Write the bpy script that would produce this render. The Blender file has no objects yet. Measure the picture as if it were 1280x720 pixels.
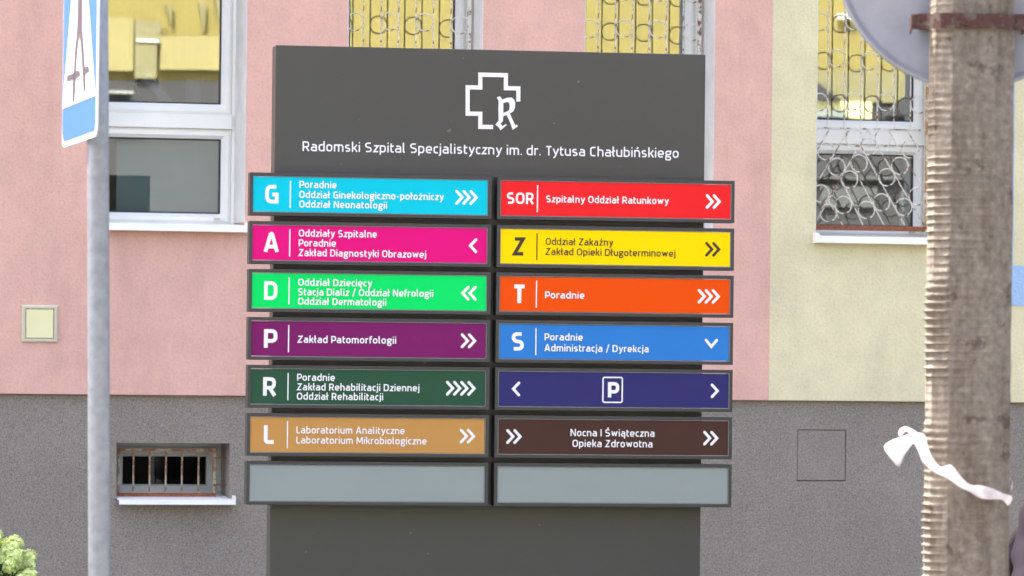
import bpy, bmesh, math, random
from mathutils import Vector, Matrix, noise
from mathutils.geometry import tessellate_polygon
random.seed(7)
S = bpy.context.scene
C = S.collection
# ------------------------------------------------------------------ camera
FPX = 5500.0                                   # focal length in photo pixels (1280 wide)
PITCH = math.atan(77 / FPX); ROLL = 0.0114; EYE = 1.6
F = Vector((0, math.cos(PITCH), math.sin(PITCH)))
U0 = Vector((0, -math.sin(PITCH), math.cos(PITCH))); X0 = Vector((1, 0, 0))
R_ = X0 * math.cos(ROLL) + U0 * math.sin(ROLL)
U_ = U0 * math.cos(ROLL) - X0 * math.sin(ROLL)
cam = bpy.data.cameras.new('camera'); camo = bpy.data.objects.new('camera', cam); C.objects.link(camo)
cam.sensor_width = 36; cam.lens = FPX / 1280 * 36
M = Matrix((R_, U_, -F)).transposed().to_4x4(); M.translation = Vector((0, 0, EYE))
camo.matrix_world = M
cam.clip_start = 0.1; cam.clip_end = 3000
cam.dof.use_dof = True; cam.dof.focus_distance = 14.3; cam.dof.aperture_fstop = 9.5
S.camera = camo
S.render.resolution_x = 1024; S.render.resolution_y = 576
# ------------------------------------------------------------------ light
w = bpy.data.worlds.new("World"); S.world = w; w.use_nodes = True
nt = w.node_tree; bg = nt.nodes['Background']
sky = nt.nodes.new('ShaderNodeTexSky'); sky.sky_type = 'NISHITA'; sky.sun_disc = False
sunv = Vector((-0.42, 0.40, 0.81)).normalized()          # towards the sun: high, from the left and slightly behind the building
sky.sun_elevation = math.asin(sunv.z); sky.sun_rotation = math.atan2(sunv.x, sunv.y)
sky.dust_density = 7.0; sky.ozone_density = 0.2; sky.air_density = 0.6
nt.links.new(sky.outputs[0], bg.inputs[0]); bg.inputs[1].default_value = 0.15
sl = bpy.data.lights.new('sun', 'SUN'); sl.energy = 2.3; sl.angle = math.radians(0.5); sl.color = (1, 0.95, 0.87)
so = bpy.data.objects.new('sun', sl); C.objects.link(so); so.rotation_euler = sunv.to_track_quat('Z', 'Y').to_euler()
vs = S.view_settings; vs.view_transform = 'Standard'; vs.look = 'None'; vs.gamma = 1; vs.exposure = 2.92
# ------------------------------------------------------------------ survey helpers: where a line of sight meets a plane of the place
def ray(px, py):
    return (F * FPX + R_ * (px - 640) + U_ * (360 - py)).normalized()
class Frame:
    def __init__(s, x, y, yaw):
        s.o = Vector((x, y, 0)); s.yaw = yaw
        s.u = Vector((math.cos(yaw), math.sin(yaw), 0)); s.d = Vector((-math.sin(yaw), math.cos(yaw), 0))
    def at(s, px, py, dep=0.0):                 # -> (along, height) on the plane 'dep' metres behind the frame's face
        r = ray(px, py); c = Vector((0, 0, EYE)); o = s.o + s.d * dep
        t = (o - c).dot(s.d) / r.dot(s.d); p = c + r * t
        return ((p - s.o).dot(s.u), p.z)
    def U(s, px, py, dep=0.0): return s.at(px, py, dep)[0]
    def Z(s, px, py, dep=0.0): return s.at(px, py, dep)[1]
WALL = Frame(0, 18.0, math.atan(0.253))
TOT = Frame(-0.059, 13.0, math.atan(0.161))
# ------------------------------------------------------------------ materials
def lin(c):
    return tuple(((v / 255) / 12.92 if v / 255 <= 0.04045 else ((v / 255 + 0.055) / 1.055) ** 2.4) for v in c) + (1,)
MATS = {}
def newmat(name):
    m = bpy.data.materials.new(name); m.use_nodes = True; MATS[name] = m
    return m, m.node_tree.nodes, m.node_tree.links, m.node_tree.nodes['Principled BSDF']
def tex(N, L, scale, detail=3, rough=0.6, co='Object', sc=None):
    tc = N.new('ShaderNodeTexCoord'); n = N.new('ShaderNodeTexNoise')
    n.inputs['Scale'].default_value = scale; n.inputs['Detail'].default_value = detail; n.inputs['Roughness'].default_value = rough
    if sc:
        mp = N.new('ShaderNodeMapping'); mp.inputs['Scale'].default_value = sc
        L.new(tc.outputs[co], mp.inputs[0]); L.new(mp.outputs[0], n.inputs['Vector'])
    else: L.new(tc.outputs[co], n.inputs['Vector'])
    return n
def ramp(N, L, src, stops):
    r = N.new('ShaderNodeValToRGB'); L.new(src, r.inputs[0]); e = r.color_ramp.elements
    while len(e) > 1: e.remove(e[-1])
    e[0].position = stops[0][0]; e[0].color = stops[0][1]
    for p, c in stops[1:]:
        k = e.new(p); k.color = c
    return r
def mixc(N, L, a, b, fac, mode='MIX'):
    m = N.new('ShaderNodeMix'); m.data_type = 'RGBA'; m.blend_type = mode
    for s_, v in ((0, fac), (6, a), (7, b)):
        if hasattr(v, 'is_output') or isinstance(v, bpy.types.NodeSocket): L.new(v, m.inputs[s_])
        else: m.inputs[s_].default_value = v
    return m.outputs[2]
def sc_(c, k): return (c[0] * k, c[1] * k, c[2] * k, 1)
def bump(N, L, B, src, dist, strength=1.0):
    b = N.new('ShaderNodeBump'); b.inputs['Distance'].default_value = dist; b.inputs['Strength'].default_value = strength
    L.new(src, b.inputs['Height']); L.new(b.outputs[0], B.inputs['Normal']); return b
def plain(name, col, rough=0.5, metal=0.0, var=0.06, vs_=8.0, bd=0.0, bs=200, spec=None):
    m, N, L, B = newmat(name)
    n = tex(N, L, vs_, 5)
    r = ramp(N, L, n.outputs[0], [(0.3, sc_(col, 1 - var)), (0.7, sc_(col, 1 + var))])
    L.new(r.outputs[0], B.inputs['Base Color'])
    B.inputs['Roughness'].default_value = rough; B.inputs['Metallic'].default_value = metal
    if spec is not None: B.inputs['Specular IOR Level'].default_value = spec
    if bd: bump(N, L, B, tex(N, L, bs, 3).outputs[0], bd)
    return m
def stucco(name, col):
    m, N, L, B = newmat(name)
    g = tex(N, L, 95, 4, 0.7); big = tex(N, L, 1.6, 5, 0.6); st = tex(N, L, 1.0, 5, 0.65, sc=(6, 6, 0.9))
    r = ramp(N, L, g.outputs[0], [(0.28, sc_(col, 0.86)), (0.46, sc_(col, 0.99)), (0.7, sc_(col, 1.08))])
    mid_ = tex(N, L, 9, 4, 0.6); r4 = ramp(N, L, mid_.outputs[0], [(0.35, (0.93, 0.925, 0.925, 1)), (0.6, (1.0, 1.0, 1.0, 1))])
    r2 = ramp(N, L, big.outputs[0], [(0.34, (0.90, 0.90, 0.91, 1)), (0.6, (1.0, 1.0, 1.0, 1))])
    r3 = ramp(N, L, st.outputs[0], [(0.28, (0.86, 0.85, 0.85, 1)), (0.5, (1, 1, 1, 1))])
    c = mixc(N, L, r.outputs[0], r2.outputs[0], 1.0, 'MULTIPLY'); c = mixc(N, L, c, r3.outputs[0], 0.8, 'MULTIPLY'); c = mixc(N, L, c, r4.outputs[0], 1.0, 'MULTIPLY')
    L.new(c, B.inputs['Base Color']); B.inputs['Roughness'].default_value = 0.9
    bump(N, L, B, g.outputs[0], 0.006, 0.7); return m
stucco('pink', (0.80, 0.475, 0.375, 1)); stucco('yellow', (0.80, 0.72, 0.44, 1)); stucco('blue_paint', (0.39, 0.57, 0.78, 1))
m, N, L, B = newmat('plinth')
a = tex(N, L, 190, 2, 0.8); b = tex(N, L, 60, 3, 0.7); g = tex(N, L, 1.7, 6, 0.65)
r = ramp(N, L, a.outputs[0], [(0.30, (0.14, 0.119, 0.095, 1)), (0.45, (0.25, 0.218, 0.175, 1)), (0.60, (0.32, 0.282, 0.23, 1)), (0.76, (0.46, 0.41, 0.34, 1))])
r2 = ramp(N, L, g.outputs[0], [(0.33, (0.87, 0.86, 0.85, 1)), (0.62, (1.02, 1.02, 1.02, 1))])
L.new(mixc(N, L, r.outputs[0], r2.outputs[0], 1.0, 'MULTIPLY'), B.inputs['Base Color']); B.inputs['Roughness'].default_value = 0.85
bump(N, L, B, b.outputs[0], 0.005, 0.7)
plain('pvc', (0.90, 0.89, 0.83, 1), 0.35, var=0.02); plain('reveal_white', (0.76, 0.73, 0.67, 1), 0.85, var=0.10, vs_=9, bd=0.003)
plain('sill', (0.89, 0.88, 0.83, 1), 0.4, var=0.05); plain('pvc_recess_shade', (0.50, 0.50, 0.46, 1), 0.5, var=0.06); plain('gasket', (0.02, 0.02, 0.025, 1), 0.5)  # basement frame's duller white: shade of the recess put into the colour
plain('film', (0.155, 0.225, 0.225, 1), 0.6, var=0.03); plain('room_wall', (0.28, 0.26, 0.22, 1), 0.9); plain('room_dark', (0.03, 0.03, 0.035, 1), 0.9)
m, N, L, B = newmat('body')
a = tex(N, L, 2.2, 5); b = tex(N, L, 55, 2, 0.4); r = ramp(N, L, a.outputs[0], [(0.3, (0.047, 0.050, 0.046, 1)), (0.7, (0.054, 0.057, 0.052, 1))])
k = ramp(N, L, b.outputs[0], [(0.765, (0, 0, 0, 1)), (0.79, (1, 1, 1, 1))]); L.new(mixc(N, L, r.outputs[0], (0.14, 0.14, 0.14, 1), k.outputs[0]), B.inputs['Base Color'])
rg = ramp(N, L, a.outputs[0], [(0.3, (0.36, 0.36, 0.36, 1)), (0.7, (0.46, 0.46, 0.46, 1))]); L.new(rg.outputs[0], B.inputs['Roughness']); B.inputs['Specular IOR Level'].default_value = 0.5
plain('box_frame', (0.040, 0.041, 0.041, 1), 0.45, var=0.06, vs_=6)
plain('dark_gap', (0.012, 0.012, 0.015, 1), 0.6)
plain('cream_plastic', (0.84, 0.79, 0.44, 1), 0.4, var=0.04); plain('cream_frame', (0.60, 0.58, 0.42, 1), 0.5, var=0.08)

plain('interior_grey', (0.22, 0.23, 0.24, 1), 0.5); plain('arm_grey', (0.40, 0.42, 0.45, 1), 0.5); plain('cable', (0.01, 0.01, 0.01, 1), 0.5)
# galvanised steel
m, N, L, B = newmat('galvanised')
a = tex(N, L, 40, 4, 0.6); r = ramp(N, L, a.outputs[0], [(0.3, (0.22, 0.235, 0.26, 1)), (0.7, (0.31, 0.33, 0.36, 1))])
L.new(r.outputs[0], B.inputs['Base Color']); B.inputs['Metallic'].default_value = 0.55; B.inputs['Roughness'].default_value = 0.48
bump(N, L, B, a.outputs[0], 0.001, 0.5)
plain('disc_back', (0.33, 0.34, 0.38, 1), 0.5, 0.35, var=0.10, vs_=14)
# painted metal with rust breaking through
def rusty(name, paint, amount, rust=(0.20, 0.075, 0.035, 1), scale=26):
    m, N, L, B = newmat(name)
    a = tex(N, L, scale, 5, 0.75); b = tex(N, L, 110, 3)
    rc = ramp(N, L, b.outputs[0], [(0.3, sc_(rust, 0.6)), (0.7, sc_(rust, 1.5))])
    k = ramp(N, L, a.outputs[0], [(amount - 0.03, (1, 1, 1, 1)), (amount + 0.03, (0, 0, 0, 1))])
    L.new(mixc(N, L, paint, rc.outputs[0], k.outputs[0]), B.inputs['Base Color'])
    B.inputs['Roughness'].default_value = 0.7; bump(N, L, B, a.outputs[0], 0.002, 0.6); return m
rusty('grille_paint', (0.78, 0.74, 0.64, 1), 0.46); rusty('rust_bar', (0.55, 0.40, 0.25, 1), 0.66, (0.22, 0.075, 0.03, 1), 14)
rusty('rust_yellow', (0.66, 0.60, 0.45, 1), 0.50, (0.42, 0.22, 0.06, 1), 30); rusty('cream_rust', (0.40, 0.36, 0.25, 1), 0.51, (0.24, 0.11, 0.05, 1), 30)
rusty('strap', (0.10, 0.075, 0.055, 1), 0.56, (0.055, 0.016, 0.011, 1), 34)
# glass: clear panes that mirror part of the street
def glass(name, refl, tint):
    m, N, L, B = newmat(name); N.remove(B); out = N['Material Output']
    gl = N.new('ShaderNodeBsdfGlossy'); gl.inputs['Roughness'].default_value = 0.0; gl.inputs['Color'].default_value = (0.96, 1.0, 0.97, 1)
    tr = N.new('ShaderNodeBsdfTransparent'); tr.inputs['Color'].default_value = tint
    mx = N.new('ShaderNodeMixShader'); mx.inputs[0].default_value = refl
    n = tex(N, L, 1.3, 1, 0.3); bp = N.new('ShaderNodeBump'); bp.inputs['Distance'].default_value = 0.0012; bp.inputs['Strength'].default_value = 0.6
    L.new(n.outputs[0], bp.inputs['Height']); L.new(bp.outputs[0], gl.inputs['Normal'])
    L.new(tr.outputs[0], mx.inputs[1]); L.new(gl.outputs[0], mx.inputs[2]); L.new(mx.outputs[0], out.inputs[0]); return m
glass('glass', 0.19, (0.90, 0.93, 0.92, 1)); glass('glass_small', 0.05, (0.6, 0.63, 0.65, 1))
# concrete
m, N, L, B = newmat('concrete')
a = tex(N, L, 60, 5, 0.7); b = tex(N, L, 1, 5, 0.6, sc=(30, 30, 4)); c = tex(N, L, 18, 5, 0.7)
r = ramp(N, L, a.outputs[0], [(0.25, (0.10, 0.086, 0.072, 1)), (0.55, (0.195, 0.165, 0.130, 1)), (0.75, (0.28, 0.25, 0.215, 1))])
r2 = ramp(N, L, b.outputs[0], [(0.33, (0.66, 0.62, 0.58, 1)), (0.55, (1, 1, 1, 1))])
r3 = ramp(N, L, c.outputs[0], [(0.32, (0.42, 0.36, 0.34, 1)), (0.43, (1, 1, 1, 1))])
k = mixc(N, L, r.outputs[0], r2.outputs[0], 1.0, 'MULTIPLY'); k = mixc(N, L, k, r3.outputs[0], 1.0, 'MULTIPLY')
L.new(k, B.inputs['Base Color']); B.inputs['Roughness'].default_value = 0.9; bump(N, L, B, a.outputs[0], 0.003, 0.7)
# ground
def ground_mat(name, c0, c1, s):
    m, N, L, B = newmat(name); a = tex(N, L, s, 6, 0.7); r = ramp(N, L, a.outputs[0], [(0.3, c0), (0.7, c1)])
    L.new(r.outputs[0], B.inputs['Base Color']); B.inputs['Roughness'].default_value = 0.9; bump(N, L, B, a.outputs[0], 0.01, 0.6)
ground_mat('asphalt', (0.045, 0.045, 0.047, 1), (0.075, 0.073, 0.07, 1), 60); ground_mat('paving', (0.25, 0.24, 0.23, 1), (0.38, 0.37, 0.35, 1), 8)
ground_mat('lawn', (0.055, 0.07, 0.032, 1), (0.11, 0.125, 0.06, 1), 30); ground_mat('kerb', (0.3, 0.3, 0.29, 1), (0.42, 0.41, 0.4, 1), 20)
plain('white_paint', (0.8, 0.8, 0.8, 1), 0.5); plain('lettering_white', (0.83, 0.83, 0.85, 1), 0.45, var=0.01)
plain('lettering_brown', (0.035, 0.018, 0.008, 1), 0.5, var=0.02); plain('chrome_edge', (0.26, 0.27, 0.28, 1), 0.4, 0.2)
PANEL = dict(cyan=(0.004, 0.53, 0.66), magenta=(0.72, 0.008, 0.19), green=(0.004, 0.70, 0.13), purple=(0.19, 0.016, 0.12), dark_green=(0.030, 0.088, 0.050),
             ochre=(0.52, 0.27, 0.080), red=(0.80, 0.022, 0.024), yellow_p=(0.97, 0.66, 0.0), orange=(0.80, 0.080, 0.003), blue=(0.034, 0.20, 0.57),
             navy=(0.037, 0.034, 0.145), brown=(0.072, 0.036, 0.028), blank=(0.285, 0.325, 0.315))
for k_, v_ in PANEL.items(): plain('panel_' + k_, v_ + (1,), 0.55, var=0.02, vs_=3, spec=0.08)
plain('sign_blue', (0.02, 0.13, 0.48, 1), 0.35, var=0.05, vs_=60); plain('sign_white', (0.82, 0.82, 0.85, 1), 0.4, var=0.02); plain('sign_black', (0.06, 0.05, 0.07, 1), 0.5)
plain('sign_red', (0.5, 0.02, 0.02, 1), 0.4)
# plants and cloth
def leafy(name, c, tr=0.3):
    m, N, L, B = newmat(name)
    a = tex(N, L, 18, 3); r = ramp(N, L, a.outputs[0], [(0.3, sc_(c, 0.65)), (0.7, sc_(c, 1.3))]); L.new(r.outputs[0], B.inputs['Base Color'])
    B.inputs['Roughness'].default_value = 0.6
    t = N.new('ShaderNodeBsdfTranslucent'); L.new(r.outputs[0], t.inputs[0]); mx = N.new('ShaderNodeMixShader'); mx.inputs[0].default_value = tr
    L.new(B.outputs[0], mx.inputs[1]); L.new(t.outputs[0], mx.inputs[2]); L.new(mx.outputs[0], N['Material Output'].inputs[0])
leafy('fabric_tape', (0.86, 0.80, 0.81, 1), 0.3)
leafy('petal', (0.82, 0.92, 0.46, 1), 0.35); leafy('petal_green', (0.68, 0.82, 0.26, 1), 0.35); leafy('leaf', (0.05, 0.09, 0.03, 1)); plain('stem', (0.10, 0.08, 0.04, 1), 0.8)
plain('coat', (0.040, 0.029, 0.042, 1), 0.75, var=0.12, vs_=30, bd=0.002, bs=300); plain('skin', (0.55, 0.33, 0.24, 1), 0.5); plain('hair', (0.05, 0.03, 0.02, 1), 0.5)
plain('trouser', (0.03, 0.03, 0.04, 1), 0.8); plain('leather', (0.012, 0.010, 0.014, 1), 0.4)
plain('opp_yellow', (0.29, 0.245, 0.08, 1), 0.9, var=0.06, vs_=1.2); plain('opp_pale', (0.34, 0.30, 0.135, 1), 0.9, var=0.05, vs_=1.0); plain('opp_dark', (0.06, 0.06, 0.065, 1), 0.8); plain('opp_roof', (0.12, 0.12, 0.13, 1), 0.8)
plain('opp_mid', (0.11, 0.115, 0.12, 1), 0.8); plain('opp_olive', (0.25, 0.235, 0.125, 1), 0.9); plain('opp_bright', (0.88, 0.84, 0.42, 1), 0.9)
plain('opp_grey', (0.35, 0.36, 0.37, 1), 0.8)
# ------------------------------------------------------------------ mesh helpers
def empty(name, label=None, cat=None, group=None, loc=(0, 0, 0), rz=0.0):
    o = bpy.data.objects.new(name, None); C.objects.link(o); o.location = loc; o.rotation_euler = (0, 0, rz); o.empty_display_size = 0.1
    tag(o, label, cat, group); return o
def tag(o, label=None, cat=None, group=None, kind=None):
    if label: o['label'] = label
    if cat: o['category'] = cat
    if group: o['group'] = group
    if kind: o['kind'] = kind
    return o
class MB:
    def __init__(s): s.v = []; s.f = []
    def box(s, x0, x1, y0, y1, z0, z1):
        b = len(s.v); s.v += [(x0, y0, z0), (x1, y0, z0), (x1, y1, z0), (x0, y1, z0), (x0, y0, z1), (x1, y0, z1), (x1, y1, z1), (x0, y1, z1)]
        s.f += [tuple(b + i for i in q) for q in ((0, 3, 2, 1), (4, 5, 6, 7), (0, 1, 5, 4), (1, 2, 6, 5), (2, 3, 7, 6), (3, 0, 4, 7))]; return s
    def ring(s, x0, x1, z0, z1, prof):            # a profile of (inset, y) swept round a rectangle, corners mitred
        b = len(s.v); n = len(prof)
        for (cx, cz, sx, sz) in ((x0, z0, 1, 1), (x1, z0, -1, 1), (x1, z1, -1, -1), (x0, z1, 1, -1)):
            for (i, y) in prof: s.v.append((cx + sx * i, y, cz + sz * i))
        for k in range(4):
            for j in range(n):
                j2 = (j + 1) % n; k2 = (k + 1) % 4
                s.f.append((b + k * n + j, b + k2 * n + j, b + k2 * n + j2, b + k * n + j2))
        return s
    def tube(s, pts, r, n=8, closed=False, cap=True):
        b = len(s.v); P = [Vector(p) for p in pts]; m = len(P); rr = r if isinstance(r, (list, tuple)) else [r] * m
        up = None
        for i, p in enumerate(P):
            if closed: t = P[(i + 1) % m] - P[i - 1]
            else: t = P[min(i + 1, m - 1)] - P[max(i - 1, 0)]
            t.normalize()
            if up is None: up = Vector((0, 0, 1)) if abs(t.z) < 0.9 else Vector((1, 0, 0))
            a = t.cross(up).normalized(); c = a.cross(t).normalized(); up = c
            for k in range(n):
                an = 2 * math.pi * k / n; s.v.append(tuple(p + (a * math.cos(an) + c * math.sin(an)) * rr[i]))
        for i in range(m if closed else m - 1):
            i2 = (i + 1) % m
            for k in range(n): s.f.append((b + i * n + k, b + i * n + (k + 1) % n, b + i2 * n + (k + 1) % n, b + i2 * n + k))
        if cap and not closed:
            s.f.append(tuple(b + k for k in range(n))[::-1]); s.f.append(tuple(b + (m - 1) * n + k for k in range(n)))
        return s
    def poly(s, pts, y, t=0.0):                   # flat polygon of (x, z) points at depth y facing -y
        tri = tessellate_polygon([[Vector((p[0], p[1], 0)) for p in L_] for L_ in pts]); b = len(s.v)
        fl = [p for L_ in pts for p in L_]
        for p in fl: s.v.append((p[0], y, p[1]))
        for q in tri: s.f.append(tuple(b + i for i in q))
        return s
    def stroke(s, pts, w_, y, closed=False):      # flat ribbon along (x, z) points
        P = [Vector(p[:2]) for p in pts]; Q = [P[0]]
        for p in P[1:]:
            if (p - Q[-1]).length > 1e-5: Q.append(p)
        if closed and (Q[0] - Q[-1]).length < 1e-5: Q.pop()
        P = Q; n = len(P); b = len(s.v); h = w_ / 2
        for i in range(n):
            a = P[i] - P[i - 1] if (i > 0 or closed) else P[1] - P[0]
            c = P[(i + 1) % n] - P[i] if (i < n - 1 or closed) else P[-1] - P[-2]
            a = a.normalized(); c = c.normalized(); na = Vector((-a.y, a.x)); nc = Vector((-c.y, c.x)); mm = na + nc
            if mm.length < 1e-4: mm = na
            mm.normalize(); k = h / max(0.42, mm.dot(na))
            q = P[i] + mm * k; r = P[i] - mm * k
            s.v += [(q.x, y, q.y), (r.x, y, r.y)]
        for i in range(n if closed else n - 1):
            j = (i + 1) % n; s.f.append((b + 2 * i, b + 2 * i + 1, b + 2 * j + 1, b + 2 * j))
        return s
    def build(s, name, mat, parent=None, smooth=False, bevel=0.0, recalc=True):
        me = bpy.data.meshes.new(name); me.from_pydata([tuple(v) for v in s.v], [], s.f)
        if recalc or bevel:
            bm = bmesh.new(); bm.from_mesh(me)
            if recalc: bmesh.ops.recalc_face_normals(bm, faces=bm.faces)
            if bevel:
                bmesh.ops.bevel(bm, geom=[e for e in bm.edges if e.is_manifold and e.calc_face_angle(0) > 0.6], offset=bevel, segments=2, affect='EDGES', profile=0.6)
            bm.to_mesh(me); bm.free()
        if smooth:
            for p in me.polygons: p.use_smooth = True
        me.materials.append(MATS[mat]); o = bpy.data.objects.new(name, me); C.objects.link(o)
        if parent: o.parent = parent
        return o
def dup(o, parent, loc=None, rot=None):
    c = o.copy(); C.objects.link(c); c.parent = parent
    if loc: c.location = loc
    if rot: c.rotation_euler = rot
    return c
def wall_holes(x0, x1, z0, z1, y0, y1, holes):
    mb = MB(); xs = sorted({x0, x1} | {h[0] for h in holes} | {h[1] for h in holes}); zs = sorted({z0, z1} | {h[2] for h in holes} | {h[3] for h in holes})
    xs = [x for x in xs if x0 <= x <= x1]; zs = [z for z in zs if z0 <= z <= z1]; idx = {}
    def V(i, j, k):
        if (i, j, k) not in idx: idx[(i, j, k)] = len(mb.v); mb.v.append((xs[i], (y0, y1)[k], zs[j]))
        return idx[(i, j, k)]
    def solid(i, j):
        if i < 0 or j < 0 or i >= len(xs) - 1 or j >= len(zs) - 1: return False
        cx = (xs[i] + xs[i + 1]) / 2; cz = (zs[j] + zs[j + 1]) / 2
        return not any(h[0] < cx < h[1] and h[2] < cz < h[3] for h in holes)
    for i in range(len(xs) - 1):
        for j in range(len(zs) - 1):
            if not solid(i, j): continue
            mb.f += [(V(i, j, 0), V(i + 1, j, 0), V(i + 1, j + 1, 0), V(i, j + 1, 0)), (V(i, j, 1), V(i, j + 1, 1), V(i + 1, j + 1, 1), V(i + 1, j, 1))]
            for (di, dj, a, b) in ((-1, 0, (i, j), (i, j + 1)), (1, 0, (i + 1, j), (i + 1, j + 1)), (0, -1, (i, j), (i + 1, j)), (0, 1, (i, j + 1), (i + 1, j + 1))):
                if not solid(i + di, j + dj): mb.f.append((V(*a, 0), V(*b, 0), V(*b, 1), V(*a, 1)))
    return mb
# ------------------------------------------------------------------ setting: ground
WY = WALL.yaw
def ground_sheet(name, x0, x1, y0, y1, z, mat, thick=0.3):
    o = MB().box(x0, x1, y0, y1, z - thick, z).build(name, mat); o.location = (0, 18, 0); o.rotation_euler = (0, 0, WY); tag(o, kind='structure'); return o
ground_sheet('ground', -700, 700, -700, 700, -0.02, 'lawn')
ground_sheet('bounce_cut_planting_bed', -16, 7, -8.7, -2.6, 0.14, 'lawn')  # shrub bed, extended unseen round the totem to cut bounce light on it
ground_sheet('forecourt', -60, 60, -5.5, 0.02, 0.125, 'paving')
ground_sheet('pavement', -60, 60, -9.4, -5.61, 0.12, 'paving')
ground_sheet('kerb', -60, 60, -9.55, -9.4, 0.135, 'kerb')
ground_sheet('lawn_edging', -60, 60, -5.61, -5.5, 0.128, 'kerb')
ground_sheet('road', -60, 60, -19.0, -9.55, 0.0, 'asphalt')
ground_sheet('far_kerb', -60, 60, -19.15, -19.0, 0.135, 'kerb')
ground_sheet('far_pavement', -60, 60, -27.6, -19.15, 0.12, 'paving')
# ------------------------------------------------------------------ the hospital building
HB = empty('hospital_building', 'hospital building with pink and pale yellow render above a grey plinth, behind the totem', 'building', loc=tuple(WALL.o), rz=WY)
W = WALL
zp = W.Z(640, 497.5)                                   # lower edge of the render
ub = W.U(963, 300)                                     # pink meets yellow
zsill = W.Z(220, 282); ztop = 3.75
wins = [(W.U(117, 200), W.U(307.5, 200)), (W.U(434.5, 30), W.U(604.5, 30)), (W.U(731, 30), W.U(894.5, 30)), (W.U(1020, 200), W.U(1183, 200))]
holes = [(a, b, zsill, ztop) for a, b in wins]
bz0, bz1 = W.Z(215, 626), W.Z(215, 554); bx0, bx1 = W.U(145, 590, 0.025), W.U(287, 590, 0.025)
hx0, hx1, hz0, hz1 = W.U(996.5, 570, 0.025), W.U(1057.5, 570, 0.025), W.Z(1027, 601.5, 0.025), W.Z(1027, 537, 0.025)
wall_holes(-14, ub, zp, 13.0, 0, 0.34, holes[:3]).build('wall', 'pink', HB)['label'] = 'pink rendered wall'
wall_holes(ub + 0.0005, 20, zp, 13.0, 0.0, 0.34, holes[3:]).build('wall', 'yellow', HB)['label'] = 'pale yellow rendered wall'
wall_holes(-14, 20, 0, zp - 0.002, 0.025, 0.34, [(bx0, bx1, bz0, bz1), (hx0, hx1, hz0, hz1)]).build('plinth', 'plinth', HB)
mb = MB(); mb.box(-14, 20, 10, 10.3, 0, 13.0); mb.box(-14, -13.7, 0.345, 9.99, 0, 13.0); mb.box(19.7, 20, 0.345, 9.99, 0, 13.0); mb.build('rear_wall', 'yellow', HB)
MB().box(-14.2, 20.2, -0.05, 10.5, 13.01, 13.3).build('roof', 'opp_roof', HB)
# hatch in the plinth: a plastered panel outlined by a thin open joint
MB().box(hx0 + 0.003, hx1 - 0.0035, 0.027, 0.3, hz0 + 0.004, hz1 - 0.003).build('plastered_hatch', 'plinth', HB)
# blue painted band at the far right
zb0, zb1 = W.Z(1270, 382), W.Z(1270, 332)
mb = MB(); mb.box(W.U(1232, 350), W.U(1232, 350) + 3.0, -0.003, 0.01, zb0, zb1); mb.box(W.U(1232, 350), W.U(1266, 320), -0.003, 0.01, zb1, zb1 + 0.9)
mb.build('painted_band', 'blue_paint', HB)
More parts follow.
